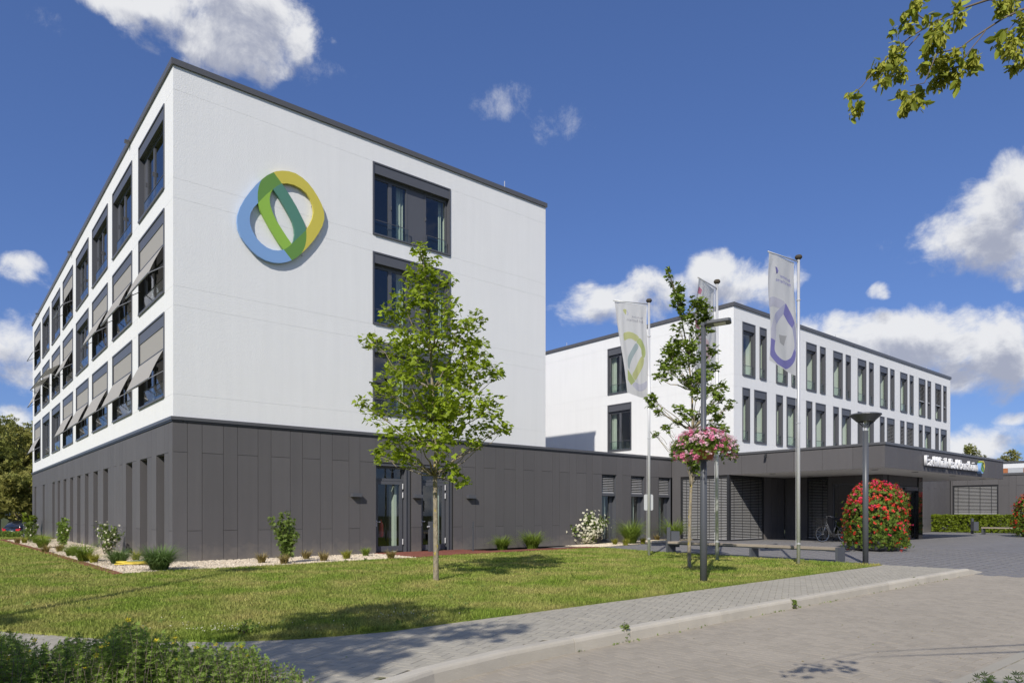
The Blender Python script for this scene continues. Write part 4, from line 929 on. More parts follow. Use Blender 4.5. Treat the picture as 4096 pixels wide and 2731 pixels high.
for k, (m, pts) in EPL.items():
    mb = MB((0, CY0, 0), **YN); mb.prism([(31.97 + (p[0] - e0) / (e1 - e0) * .62, 3.19 + (p[1] - f0) / (f1 - f0) * .6) for p in pts], .03, .20); mb.build('ring_piece', m, sg)
# camera on the fascia
p = at(3064, 1825, 0, XE); mb = W(); mb.box(XE - .05, XE - .002, p.y - .04, p.y + .04, p.z - .02, p.z + .1); cm = mb.build('security_camera', 'anthracite_dark'); tag(cm, 'small dark security camera fixed to the canopy fascia', 'camera')
mb = W(); mb.tube([(XE - .05, p.y, p.z + .02), (XE - .22, p.y - .08, p.z - .03)], .05, 10); mb.build('lens_housing', 'anthracite_dark', cm)

# ------------------------------------------------------------------ ground floor of B to the right of the porch, and the side wing
S = thing('side_wing', 'single storey dark clad wing with wide slatted blind behind the clipped hedge', 'building', (49.4, -10, ZF))
WX = 49.4
o5 = (0, -3.0, 0); xw = [(42.45, 44.55)]
cols = []; x = 31.4; k = 0
while x < 42.4: cols.append((x, min(x + .62, 42.45), 'UL'[k % 2])); x += .62; k += 1
cols.append((42.45, 44.55, 'H')); x = 44.55
while x < 49.3: cols.append((x, min(x + .6, WX - .04), 'U' if k % 2 else 'L')); x += .6; k += 1
panels(S, YN, o5, cols, ZF + .02, BT, jl=ZF + .9)
wall('base_wall', S, YN, (0, -2.962, 0), 31.4, WX, 0, 3.9, [(42.45, 44.55, .6, 3.05)], 'cladding_back', .2)
blindwindow(S, YN, o5, 42.45, 44.55, .6, 3.05, .9, rec=.06, cords=3)
o6 = (WX, 0, 0); ww = [-at(px_, 1950, 0, WX).y for px_ in (3813, 3991)]
jn = [-at(px_, 1950, 0, WX).y for px_ in (3787, 3810, 3869, 3930, 3993, 4036, 4065)]
for (a, b) in ((jn[1], jn[2]), (jn[2], jn[3]), (jn[3], jn[4])):
    m = MB(o6, **XN); m.box(a + .005, b - .005, 3.28, BT, -.03, 0); m.build('cladding_panel', 'cladding', S)
cols = [(3.03, jn[1], 'F'), (jn[4], jn[5], 'U'), (jn[5], jn[6], 'F')]
x = jn[6]; k = 0
while x < 26: cols.append((x, x + (.62, 1.0)[k % 2], 'UF'[k % 2])); x += (.62, 1.0)[k % 2]; k += 1
panels(S, XN, o6, cols, ZF + .02, BT, ju=3.2)
wall('base_wall', S, XN, (WX + .036, 0, 0), 2.9, 27, 0, 3.9, [(ww[0], ww[1], .7, 3.24)], 'cladding_back', .2)
blindwindow(S, XN, o6, ww[0], ww[1], .75, 3.24, 1.35, rec=.1, cords=4, step=.095)
mb = W(); mb.box(WX - .05, WX + .3, -27, -2.9, BT + .004, 4.03); mb.build('coping', 'coping_metal', S)
mb = W(); mb.face([(WX, -27, 3.95), (WX + 14, -27, 3.95), (WX + 14, 16, 3.95), (WX, 16, 3.95)]); mb.build('roof', 'roof_gravel', S)
wall('base_wall', S, YN, (0, -27, 0), WX, WX + 14, 0, 3.9, [], 'cladding', .1)
# distant white building with orange panels
D = thing('distant_building', 'long white flat roofed building with orange panels far behind the wing', 'building', (78, -8, 0))
dx = 74.0
def zz(y): return at(4050, y, 0, dx).z
zt, zm, zl = zz(1850), zz(1871), zz(1890)
mb = W(); mb.box(dx, dx + 10, -30, 6, zm, zt); mb.build('parapet', 'white_paint', D)
mb = W(); mb.box(dx - .1, dx + 10.1, -30.1, 6.1, zt + .002, zt + .15); mb.build('coping', 'coping_metal', D)
mb = W(); mb.box(dx + .02, dx + 9.98, -29.9, 5.9, -.8, zm - .002); mb.build('wall', 'stucco', D)
y = 5.5; k = 0
while y > -29:
    w = (2.1, 1.2)[k % 2]; mb = W(); mb.box(dx - .03, dx + .0, y - w, y, zl - .6, zm - .02); mb.build('facade_panel' if k % 2 == 0 else 'window', 'orange_panel' if k % 2 == 0 else 'sign_back', D); y -= w + .03; k += 1
# ------------------------------------------------------------------ street furniture
# flag poles with booms, cloths and prints
def inv_bilinear(c, x, y):
    """uv of a pixel inside the pixel quad c = TL, TR, BR, BL"""
    u = v = .5
    for _ in range(25):
        def f(u, v): return [(1 - v) * ((1 - u) * c[0][k] + u * c[1][k]) + v * ((1 - u) * c[3][k] + u * c[2][k]) for k in (0, 1)]
        p = f(u, v); e = 1e-4; pu = f(u + e, v); pv_ = f(u, v + e)
        a, b, c_, d = (pu[0] - p[0]) / e, (pv_[0] - p[0]) / e, (pu[1] - p[1]) / e, (pv_[1] - p[1]) / e
        det = a * d - b * c_; rx, ry = x - p[0], y - p[1]
        u += (d * rx - b * ry) / det; v += (-c_ * rx + a * ry) / det
    return u, v
def fine_poly(pts, step=0.06):
    """triangulated outline, cut fine enough to follow the folds; returns verts, faces in uv"""
    bm = bmesh.new(); bm.faces.new([bm.verts.new((p[0], p[1], 0)) for p in pts]); bmesh.ops.triangulate(bm, faces=bm.faces[:])
    for k in range(1, int(1 / step)):
        for (co, no) in (((k * step, 0, 0), (1, 0, 0)), ((0, k * step * 2, 0), (0, 1, 0))):
            if co[1] > 1: continue
            bmesh.ops.bisect_plane(bm, geom=bm.verts[:] + bm.edges[:] + bm.faces[:], plane_co=co, plane_no=no)
    bm.verts.index_update(); vs = [tuple(v.co) for v in bm.verts]; fs = [tuple(v.index for v in f.verts) for f in bm.faces]; bm.free(); return vs, fs
def chaikin(p, it=2):
    for _ in range(it):
        q = []
        for i in range(len(p)):
            a, b = p[i], p[(i + 1) % len(p)]; q += [(a[0] * .8 + b[0] * .2, a[1] * .8 + b[1] * .2), (a[0] * .2 + b[0] * .8, a[1] * .2 + b[1] * .8)]
        p = q
    return p
def catmull(p, n=4):
    out_ = []
    for i in range(len(p)):
        a, b, c, d = [Vector(p[(i + q) % len(p)]) for q in (-1, 0, 1, 2)]
        if i == 0: a = b
        if i == len(p) - 1: d = c
        for t in range(n):
            t /= n; out_.append(tuple(.5 * (2 * b + (c - a) * t + (2 * a - 5 * b + 4 * c - d) * t * t + (3 * b - a - 3 * c + d) * t ** 3)))
    return out_
_o = catmull([(332, 640), (385, 745), (428, 875), (447, 980), (456, 1090), (458, 1200), (450, 1290), (415, 1338), (345, 1367), (280, 1352), (225, 1300), (165, 1220), (130, 1120), (120, 1012), (165, 930), (215, 780)])
_i = catmull([(318, 760), (365, 850), (404, 925), (420, 1000), (435, 1080), (437, 1160), (420, 1230), (395, 1258), (345, 1272), (290, 1262), (245, 1232), (215, 1190), (205, 1140), (212, 1060), (228, 960), (240, 880)])
RING3 = [(c_, _o[a_ * 4:b_ * 4 + 1] + _i[a_ * 4:b_ * 4 + 1][::-1]) for c_, a_, b_ in (('print_purple', 0, 2), ('print_purple_light', 2, 5), ('print_purple', 5, 13), ('print_lilac_pale', 13, 15))] + [('print_purple_light', _o[60:] + [_o[0], _i[0]] + _i[60:][::-1])]
FLAGS = [
 dict(base=(2596, 2223), top=1200, boom=((2590, 1217), (2453, 1201)), quad=((2458, 1206), (2586, 1222), (2591, 1592), (2510, 1568)), label='white banner flag with pale yellow green ring print on the pole with the plate', z=2420, zy=1180, s=3.563, amp=.02, nf=4.2,
   prints=[('print_yellow_green', [(262, 530), (330, 512), (390, 530), (450, 565), (482, 602), (440, 660), (380, 612), (330, 610), (275, 645)]), ('print_olive', [(482, 602), (520, 650), (560, 730), (572, 830), (555, 900), (515, 850), (508, 770), (475, 700), (440, 660)]),
           ('print_blue_grey', [(440, 660), (482, 735), (420, 830), (360, 960), (340, 1060), (320, 1010), (325, 880), (380, 770)]), ('print_yellow_green', [(555, 900), (545, 1000), (490, 1110), (430, 1210), (375, 1125), (440, 1030), (515, 850)]),
           ('print_olive', [(315, 1050), (375, 1130), (425, 1210), (365, 1270), (318, 1200)]), ('print_lilac_pale', [(375, 1275), (425, 1215), (500, 1255), (570, 1235), (600, 1210), (602, 1320), (540, 1350), (460, 1345)]),
           ('print_yellow_green', [(248, 210), (275, 195), (305, 215), (285, 225), (300, 255), (290, 282), (268, 245)]), ('print_lilac_pale', [(305, 215), (328, 255), (322, 288), (295, 285), (312, 268), (300, 240)])],
   text=[('Fachklinik', (365, 310), (540, 335), .13), ('Bad Bentheim', (300, 355), (545, 385), .16)], tcol='print_grey'),
 dict(base=(2868, 2243), top=1124, boom=((2858, 1155), (2792, 1109)), quad=((2794, 1112), (2856, 1156), (2862, 1500), (2772, 1560)), label='white banner flag with pink print on the pole behind the thin maple', z=2300, zy=900, s=1.568, amp=.028, nf=3.3,
   prints=[('print_pink', [(775, 392), (782, 385), (790, 405), (786, 432), (778, 425), (784, 408)]), ('print_pink', [(738, 600), (765, 585), (785, 612), (790, 650), (765, 640), (742, 632)]), ('print_pink_pale', [(790, 650), (835, 720), (862, 800), (850, 840), (815, 780), (785, 700)]), ('print_pink', [(812, 690), (826, 760), (818, 812), (806, 740)]), ('print_pink_pale', [(720, 940), (745, 920), (775, 960), (748, 985)])],
   text=[('Therme', (800, 470), (850, 490), .13)], tcol='print_grey'),
 dict(base=(3194, 2257), top=1026, boom=((3186, 1047), (3072, 1006)), quad=((3075, 1010), (3176, 1050), (3188, 1502), (3080, 1440)), label='white banner flag with purple water drop print in front of the white block', z=3020, zy=980, s=2.8, amp=.02, nf=2.3,
   prints=RING3 + [('print_lilac_pale', [(155, 580), (215, 562), (300, 605), (332, 640), (285, 700), (205, 668), (150, 690)]), ('print_grey_pale', [(265, 985), (365, 1000), (330, 1110), (275, 1075)]), ('print_purple', [(218, 240), (232, 250), (246, 290), (238, 316), (228, 318), (240, 285)])],
   text=[('Bentheimer', (258, 345), (398, 368), .15), ('Mineraltherme', (226, 385), (402, 415), .17)], tcol='print_purple')]
for fi, fl in enumerate(FLAGS):
    b = gnd(*fl['base']); D0 = depth_of(b); zt = CAMH + (HY - fl['top']) / F * D0
    t = thing('flagpole', ['tall aluminium flagpole carrying a small plate, at the lawn edge by the litter bin', 'tall aluminium flagpole standing behind the thin maple and the flower basket post', 'tall aluminium flagpole at the lawn corner in front of the long bench'][fi], 'flagpole', b, 'aluminium flagpoles on the lawn')
    mb = W(); mb.tube([(b.x, b.y, -.2), (b.x, b.y, zt * .45), (b.x, b.y, zt * .46), (b.x, b.y, zt - .05)], [.045, .043, .04, .036], 14); mb.build('pole', 'steel', t, smooth=True)
    mb = W(); mb.lathe([(0, -.05), (.05, -.05), (.085, -.02), (.095, .02), (.07, .06), (0, .07)], (b.x, b.y, zt - .03), 14); mb.build('finial', 'bark_dark', t, smooth=True)
    for z in (zt * .46, zt - 1.15, .55): mb = W(); mb.lathe([(.038, -.02), (.052, -.015), (.052, .015), (.038, .02)], (b.x, b.y, z), 14); mb.build('collar', 'steel', t)
    zb = CAMH + (HY - fl['boom'][0][1]) / F * D0; e = at(*fl['boom'][1], 2, zb)
    mb = W(); mb.tube([(b.x, b.y, zb), tuple(e)], .018, 8); mb.build('boom', 'steel', t, smooth=True)
    mb = W(); mb.tube([(b.x - RT[0] * .07, b.y - RT[1] * .07, zb - .1), (b.x - RT[0] * .065, b.y - RT[1] * .065, .5)], .004, 5); mb.build('halyard', 'white_paint', t)
    # cloth surface
    q = fl['quad']; bd = Vector((e.x - b.x, e.y - b.y)); 
    TL = at(*q[0], 2, zb - .02); tr_d = D0 - .02; TR = dep(q[1][0], q[1][1], D0 + (depth_of(e) - D0) * .08); BRc = dep(q[2][0], q[2][1], D0 - .03); BL = dep(q[3][0], q[3][1], D0 + (depth_of(e) - D0) * .75)
    nrm = (TR - TL).cross(BL - TL).normalized()
    if nrm.dot(Vector(CAM) - TL) < 0: nrm = -nrm
    def Sf(u, v, off=0.0, fl=fl, TL=TL, TR=TR, BR=BRc, BL=BL, nrm=nrm):
        p = (TL * (1 - u) + TR * u) * (1 - v) + (BL * (1 - u) + BR * u) * v
        w = math.sin((u * fl['nf'] + .35 * math.sin(5 * u + 2 * v) + v * .5) * 2 * math.pi + 1.1) * (.2 + .8 * (1 - v)) * (.6 + .4 * math.sin(9 * u + 3 * v)) + 1.6 * math.sin((u * .9 - v * 1.1) * 2 * math.pi)
        edge = min(1, 6 * v + .15)
        return p + nrm * (fl['amp'] * w * edge + off) + Vector((0, 0, -.05 * math.sin(math.pi * u) * v))
    cl = W(); nu, nv = 40, 36
    for j in range(nv + 1):
        for i in range(nu + 1): cl.v.append(tuple(Sf(i / nu, j / nv)))
    for j in range(nv):
        for i in range(nu):
            a = j * (nu + 1) + i; cl.f.append((a, a + 1, a + nu + 2, a + nu + 1)); cl.mi.append(0)
    co = cl.build('flag', 'flag_cloth', None, smooth=True); tag(co, fl['label'], 'flag', 'banner flags')
    for (m, pts) in fl['prints']:
        uv = [inv_bilinear(q, fl['z'] + p[0] / fl['s'], fl['zy'] + p[1] / fl['s']) for p in pts]; uv = [(min(.99, max(.01, a)), min(.99, max(.01, c))) for a, c in uv]
        if 6 < len(uv) < 14: uv = chaikin(uv)
        vs, fs = fine_poly(uv); mb = W(); mb.v = [tuple(Sf(v[0], v[1], .004)) for v in vs]; mb.f = fs; mb.mi = [0] * len(fs); mb.build('printed_shape', m, co, smooth=True)
    for (tx, p0, p1, hh) in fl['text']:
        gl, tw = glyphs(tx, 1.0, 0.0); U0 = inv_bilinear(q, fl['z'] + p0[0] / fl['s'], fl['zy'] + p0[1] / fl['s']); U1 = inv_bilinear(q, fl['z'] + p1[0] / fl['s'], fl['zy'] + p1[1] / fl['s'])
        Hv = (fl['s'] and hh / 3.0)
        mb = W()
        for me, dx in gl:
            bb = len(mb.v)
            for v in me.vertices:
                f_ = (v.co.x + dx) / tw; uu = U1[0] + (U0[0] - U1[0]) * f_; vv = max(U0[1], U1[1]) + .008 - v.co.y * Hv * .85
                mb.v.append(tuple(Sf(uu, vv, .004)))
            for p in me.polygons: mb.f.append(tuple(bb + k for k in p.vertices)); mb.mi.append(0)
            bpy.data.meshes.remove(me)
        mb.build('printed_lettering', fl['tcol'], co)
    if fi == 0:
        z0, z1 = [CAMH + (HY - y) / F * D0 for y in (2040, 1976)]; c = Vector((b.x, b.y)) + Vector((FW[0], FW[1])) * .07
        mb = MB((c.x, c.y, 0), U=(RT[0], RT[1], 0), V=(0, 0, 1), N=(-FW[0], -FW[1], 0)); w = .145; r = .03
        pts = [(-w + r, z0), (w - r, z0), (w, z0 + r), (w, z1 - r), (w - r, z1), (-w + r, z1), (-w, z1 - r), (-w, z0 + r)]
        mb.prism(pts, -.004, .0); mb.build('back_of_plate', 'sign_back', t)

# lamp post with flower baskets
b = gnd(2814, 2328); D0 = depth_of(b); zt = CAMH + (HY - 1300) / F * D0
LP = thing('street_lamp', 'dark grey lamp post with flat square head and flower bowls round it', 'lamp', b)
mb = W(); mb.tube([(b.x, b.y, -.3), (b.x, b.y, 1.2), (b.x, b.y, zt)], [.07, .068, .042], 18); mb.build('pole', 'steel_dark', LP, smooth=True)
mb = W(); mb.box(-.0, .0, 0, 0, 0, 0) if False else None
hd = MB((b.x, b.y, zt), U=(RT[0] * .93 + FW[0] * -.36, RT[1] * .93 - FW[1] * .36, .06), V=(FW[0] * .93 + RT[0] * .36, FW[1] * .93 + RT[1] * .36, 0), N=(0, 0, 1))
hd.prism([(-.05, -.05), (.02, -.06), (.08, -.17), (.48, -.17), (.52, -.12), (.52, .12), (.48, .17), (.08, .17), (.02, .06), (-.05, .05)], -.02, .03); hd.build('lamp_head', 'steel_dark', LP)
hd = MB((b.x, b.y, zt), U=(RT[0] * .93 + FW[0] * -.36, RT[1] * .93 - FW[1] * .36, .06), V=(FW[0] * .93 + RT[0] * .36, FW[1] * .93 + RT[1] * .36, 0), N=(0, 0, 1)); hd.box(.2, .42, -.11, .11, -.03, -.02); hd.build('led_lens', 'lens_pale', LP)
mb = W(); mb.tube([(b.x, b.y, zt - .04), (b.x, b.y, zt + .04)], .05, 12); mb.build('head_joint', 'steel_dark', LP)
zb = CAMH + (HY - 1838) / F * D0
fb = thing('hanging_flower_bowl', 'terracotta flower bowl of pink geraniums fixed round the lamp post', 'flower bowl', (b.x, b.y, zb))
mb = W(); mb.lathe([(.075, 0), (.15, 0), (.17, .015), (.2, .09), (.26, .19), (.265, .21), (.235, .21), (.2, .17), (.075, .16), (.075, 0)], (b.x, b.y, zb), 24); mb.build('bowl', 'terracotta', fb, smooth=False)
mb = W(); mb.lathe([(.06, -.03), (.085, -.03), (.085, .0), (.06, .0)], (b.x, b.y, zb), 16); mb.build('bracket', 'steel_dark', fb)
ctr = np.array([b.x, b.y, zb + .26])
th = rng.uniform(0, 2 * np.pi, 2600); rr = rng.uniform(.1, .62, 2600) ** .9; zz_ = .20 * np.sqrt(np.clip(1 - (rr / .66) ** 2, 0, 1)) * rng.uniform(-.2, 1.5, 2600) - .28 * (rr / .62) ** 2 * rng.uniform(0, 1.1, 2600) + .02
Cc = np.column_stack([b.x + rr * np.cos(th), b.y + rr * np.sin(th), ctr[2] + zz_])
scatter('foliage', CLUMP_V, CLUMP_F, Cc[:1500], rand_rot(1500, .6), rng.uniform(.035, .06, 1500), 'leaf_geranium', fb)
th = rng.uniform(0, 2 * np.pi, 230); cz = rng.uniform(-.35, 1, 230); rad = np.sqrt(np.clip(1 - (np.clip(cz, 0, 1)) ** 2, 0, 1)) * .63 * rng.uniform(.75, 1.04, 230)
hc = np.column_stack([b.x + rad * np.cos(th), b.y + rad * np.sin(th), ctr[2] + np.where(cz > 0, cz * .34, cz * .75)])
fl_c = (hc[:, None, :] + rng.normal(0, .022, (230, 14, 3))).reshape(-1, 3); nn = fl_c - ctr; nn[:, 2] += .35
scatter('blossom', FLOWER_V, FLOWER_F, fl_c, rot_from_normal(nn + rng.normal(0, .2, nn.shape), rng.uniform(0, 6, len(fl_c))), rng.uniform(.014, .024, len(fl_c)), ['petal_pink', 'petal_palepink'], fb, mi=np.repeat((rng.uniform(0, 1, 230) > .42).astype(int), 14))

# dish lamp on the plaza edge
b = gnd(3462, 2253); D0 = depth_of(b); zt = CAMH + (HY - 1657) / F * D0
t = thing('street_lamp', 'dark grey lamp post with shallow dish reflector beside the red flower column', 'lamp', b)
zc = CAMH + (HY - 1722) / F * D0
mb = W(); mb.tube([(b.x, b.y, -.3), (b.x, b.y, zc)], .073, 18); mb.build('pole', 'steel_dark', t, smooth=True)
mb = W(); mb.tube([(b.x, b.y, zc), (b.x, b.y, zc + .1), (b.x, b.y, zc + .12)], [.045, .045, .085], 14); mb.build('neck', 'steel', t)
mb = W(); mb.lathe([(.0, .12), (.085, .10), (.09, .13), (.0, .14)], (b.x, b.y, zc), 16); mb.build('collar', 'steel_dark', t)
for k in range(4):
    a = math.pi / 4 + k * math.pi / 2; mb = W(); mb.tube([(b.x + .06 * math.cos(a), b.y + .06 * math.sin(a), zc + .12), (b.x + .25 * math.cos(a), b.y + .25 * math.sin(a), zc + .27)], .014, 6); mb.build('strut', 'steel_dark', t)
mb = W(); mb.lathe([(.0, .3), (.17, .3), (.2, .24), (.22, .245), (.40, zt - zc - .02), (.395, zt - zc + .005), (.34, zt - zc + .02), (.0, zt - zc + .045)], (b.x, b.y, zc), 28); mb.build('dish', 'steel_dark', t, smooth=False)
mb = W(); mb.lathe([(0, .14), (.035, .14), (.05, .29), (0, .29)], (b.x, b.y, zc), 12); mb.build('light_source', 'lens_pale', t)

# long bench along the plaza
p0, p1 = gnd(2730, 2205), gnd(3345, 2249)
t = thing('bench', 'long weathered timber bench on grey steel legs between the lawn and the plaza', 'bench', ((p0.x + p1.x) / 2, (p0.y + p1.y) / 2, 0))
ys = [-5.75, -7.6, -9.45, -11.60]; bx = 14.18
for i in range(3):
    mb = W(); mb.box(bx, bx + .44, ys[i + 1] + .004 + (.05 if i == 2 else 0), ys[i] - .004 - (.05 if i == 0 else 0), .335, .405); mb.build('seat_plank', 'wood_grey', t)
    mb = W(); mb.box(bx + .02, bx + .42, ys[i + 1] + .06, ys[i] - .06, .30, .334); mb.build('seat_rail', 'steel_dark', t)
for y, hgt in ((-5.78, .408), (-8.92, .334), (-11.57, .408)):
    mb = W(); mb.box(bx - .005, bx + .445, y - .035, y + .035, -.05, hgt) if hgt > .4 else mb.box(bx + .01, bx + .43, y - .035, y + .035, -.05, .3); mb.build('leg', 'steel_dark', t)
# litter bins
def bin_(b, label, zg, ht=.88, bx0=.065, by0=-.14):
    t = thing('litter_bin', label, 'litter bin', (b.x, b.y, zg), 'grey litter bins')
    mb = MB((b.x, b.y, zg), U=(RT[0], RT[1], 0), V=(FW[0], FW[1], 0), N=(0, 0, 1)); mb.box(-.06, .06, -.04, .04, -.1, ht); mb.build('post', 'steel_dark', t)
    mb = MB((b.x, b.y, zg), U=(RT[0], RT[1], 0), V=(FW[0], FW[1], 0), N=(0, 0, 1)); mb.prism([(bx0, by0), (bx0 + .285, by0), (bx0 + .285, by0 + .3), (bx0, by0 + .3)], .2, .74); mb.build('box', 'steel_dark', t)
    mb = MB((b.x, b.y, zg), U=(RT[0], RT[1], 0), V=(FW[0], FW[1], 0), N=(0, 0, 1)); mb.box(bx0 + .025, bx0 + .26, by0 + .025, by0 + .275, .741, .75); mb.build('opening', 'anthracite_dark', t)
bin_(gnd(2674, 2209), 'slim grey litter bin on a post by the end of the long bench', 0.0)
# key-switch posts by the doors
for i, (x, y) in enumerate(((1723, 2204), (1892, 2202))):
    b = gnd(x, y, .05); t = thing('switch_post', ['dark square post with small lamp on top in front of the glazed doors', 'thin dark post on the red paving past the glazed doors'][i], 'post', (b.x, b.y, .05))
    w = (.065, .022)[i]; mb = W(); mb.box(b.x - w, b.x + w, b.y - w, b.y + w, -.05, 1.08); mb.build('post', 'steel_dark', t)
    mb = W(); mb.tube([(b.x - .15, b.y - .02, .90), (b.x - w + .01, b.y - .02, .90)], .03 if i == 0 else .008, 10); mb.build('push_button', 'steel' if i == 0 else 'steel_dark', t)
# low light bollard by the gravel bed end
b = gnd(98, 2153); t = thing('bollard_light', 'slim grey bollard light at the far end of the gravel bed', 'bollard', b)
mb = W(); mb.box(b.x - .06, b.x + .06, b.y - .06, b.y + .06, -.1, .72); mb.build('post', 'steel_dark', t); mb = W(); mb.box(b.x - .06, b.x + .06, b.y - .06, b.y + .06, .722, .88); mb.build('head', 'steel_dark', t); mb = W(); mb.box(b.x - .064, b.x + .0, b.y - .064, b.y + .05, .73, .75); mb.build('lens', 'lens_pale', t)
# coiled hose
hp = gnd(527, 2258, .03); t = thing('garden_hose', 'loose coil of yellow garden hose lying on the pale gravel', 'hose', hp)
mb = W(); pts = []; turns = 6
for i in range(turns * 24 + 1):
    a = 2 * math.pi * i / 24; k = i / 24; e_ = .36 + .05 * math.sin(k * 2.2 + 1) + .02 * math.sin(3 * a); pts.append((hp.x + RT[0] * math.cos(a + .15 * math.sin(k)) * e_ + FW[0] * math.sin(a + .5 * math.sin(k * 1.7)) * .19, hp.y + RT[1] * math.cos(a + .15 * math.sin(k)) * e_ + FW[1] * math.sin(a + .5 * math.sin(k * 1.7)) * .19, .05 + .011 * (k % 6) + .006 * math.sin(3 * a + k)))
mb.tube(pts, .013, 6); mb.build('hose_coil', 'hose_yellow', t, smooth=True)
mb = W(); mb.tube([(hp.x + RT[0] * x + FW[0] * y, hp.y + RT[1] * x + FW[1] * y, .125 + .004 * math.sin(8 * x)) for x, y in ((-.1, -.05), (.05, .03), (.2, .08), (.34, .1), (.42, .16))], .013, 6); mb.build('hose_end', 'hose_green', t, smooth=True)

# ------------------------------------------------------------------ bicycle in the porch
fb_, rb_ = dep(3290, 2163, 29.6), dep(3400, 2163, 29.9); fb_.z = rb_.z = ZF
bd = Vector((rb_.x - fb_.x, rb_.y - fb_.y, 0)); bl = 1.08; bd.normalize()
def bk(u, z, s=0.0): return (fb_.x + bd.x * u - bd.y * s, fb_.y + bd.y * u + bd.x * s, ZF + z)
t = thing('bicycle', 'black step-through bicycle with front basket leaning in the shaded porch', 'bicycle', (fb_.x + bd.x * .5, fb_.y + bd.y * .5, ZF))
for u, nm in ((0, 'wheel'), (bl, 'wheel')):
    mb = W(); k = 28; mb.tube([bk(u + .33 * math.cos(2 * math.pi * i / k), .35 + .33 * math.sin(2 * math.pi * i / k)) for i in range(k + 1)], .02, 6, caps=False); wh = mb.build(nm, 'rubber', t, smooth=True)
    mb = W(); mb.tube([bk(u + .31 * math.cos(2 * math.pi * i / k), .35 + .31 * math.sin(2 * math.pi * i / k)) for i in range(k + 1)], .008, 5, caps=False); mb.build('rim', 'chrome', wh)
    mb = W()
    for i in range(12): a = 2 * math.pi * i / 12; mb.tube([bk(u, .35), bk(u + .3 * math.cos(a), .35 + .3 * math.sin(a))], .0025, 3, caps=False)
    mb.tube([bk(u, .35, -.05), bk(u, .35, .05)], .03, 8); mb.build('spokes', 'chrome', wh)
    mb = W(); mb.tube([bk(u + .37 * math.cos(a), .35 + .37 * math.sin(a)) for a in ([R(d_) for d_ in range(20, 200, 15)] if u > .5 else [R(d_) for d_ in range(-10, 130, 15)])], .016, 5); mb.build('mudguard', 'rubber', t)
mb = W()
for a in (((.0, .35), (.12, .62), (.2, .95), (.22, 1.02)), ((.19, .86), (.34, .52), (.5, .33)), ((.5, .3), (.62, .62), (.68, .92)), ((.5, .3), (bl, .35)), ((bl, .35), (.66, .72)), ((.16, .75), (.36, .42), (.52, .32))): mb.tube([bk(*p) for p in a], .019, 7)
mb.build('frame', 'steel_dark', t, smooth=True)
mb = W(); mb.tube([bk(.22, 1.0), bk(.2, 1.08), bk(.2, 1.1)], .014, 6); mb.tube([bk(.34, 1.06, -.29), bk(.22, 1.1, -.2), bk(.19, 1.1, 0), bk(.22, 1.1, .2), bk(.34, 1.06, .29)], .012, 6); mb.build('handlebar', 'chrome', t, smooth=True)
for s_ in (-.29, .29): mb = W(); mb.tube([bk(.30, 1.07, s_ * .93), bk(.42, 1.04, s_ * 1.03)], .018, 6); mb.build('grip', 'rubber', t)
mb = W(); mb.tube([bk(.56, .97), bk(.66, .985), bk(.8, .97), bk(.84, .97)], [.03, .05, .10, .09], 8); mb.build('saddle', 'rubber', t, smooth=True)
mb = W()
for i in range(7):
    a = i / 6; mb.tube([bk(-.2 + .3 * a, .78, -.15), bk(-.24 + .38 * a, 1.02, -.18)], .005, 4); mb.tube([bk(-.2 + .3 * a, .78, .15), bk(-.24 + .38 * a, 1.02, .18)], .005, 4); mb.tube([bk(-.2, .78, -.15 + .3 * a), bk(-.24, 1.02, -.18 + .36 * a)], .005, 4); mb.tube([bk(.1, .78, -.15 + .3 * a), bk(.14, 1.02, -.18 + .36 * a)], .005, 4); mb.tube([bk(-.2, .78, -.15 + .3 * a), bk(.1, .78, -.15 + .3 * a)], .005, 4)
for z_, g_ in ((.78, 0), (.9, .02), (1.02, .04)): mb.tube([bk(-.2 - g_, z_, -.15 - g_ * .7), bk(-.2 - g_, z_, .15 + g_ * .7), bk(.1 + g_, z_, .15 + g_ * .7), bk(.1 + g_, z_, -.15 - g_ * .7), bk(-.2 - g_, z_, -.15 - g_ * .7)], .007, 4)
mb.build('basket', 'rubber', t)
mb = W(); mb.box(*sorted((0, 0)), 0, 0, 0, 0) if False else mb.tube([bk(.42, .3), bk(.58, .3)], .07, 10); mb.build('motor', 'steel_dark', t)
mb = W(); mb.tube([bk(.5, .3, -.09), bk(.5, .3, .09)], .09, 14); mb.build('chain_ring', 'rubber', t)
for s_ in (-1, 1): mb = W(); mb.tube([bk(.5, .3, s_ * .09), bk(.5 + s_ * .05, .3 - s_ * .15, s_ * .1), bk(.5 + s_ * .05, .3 - s_ * .15, s_ * .2)], .012, 6); mb.build('pedal', 'rubber', t)
mb = W(); mb.tube([bk(.72, .66, -.05), bk(1.3, .68, -.05)], .007, 5); mb.tube([bk(.72, .66, .05), bk(1.3, .68, .05)], .007, 5); mb.tube([bk(1.28, .68, -.05), bk(bl, .36, -.06)], .006, 5); mb.build('rear_rack', 'rubber', t)

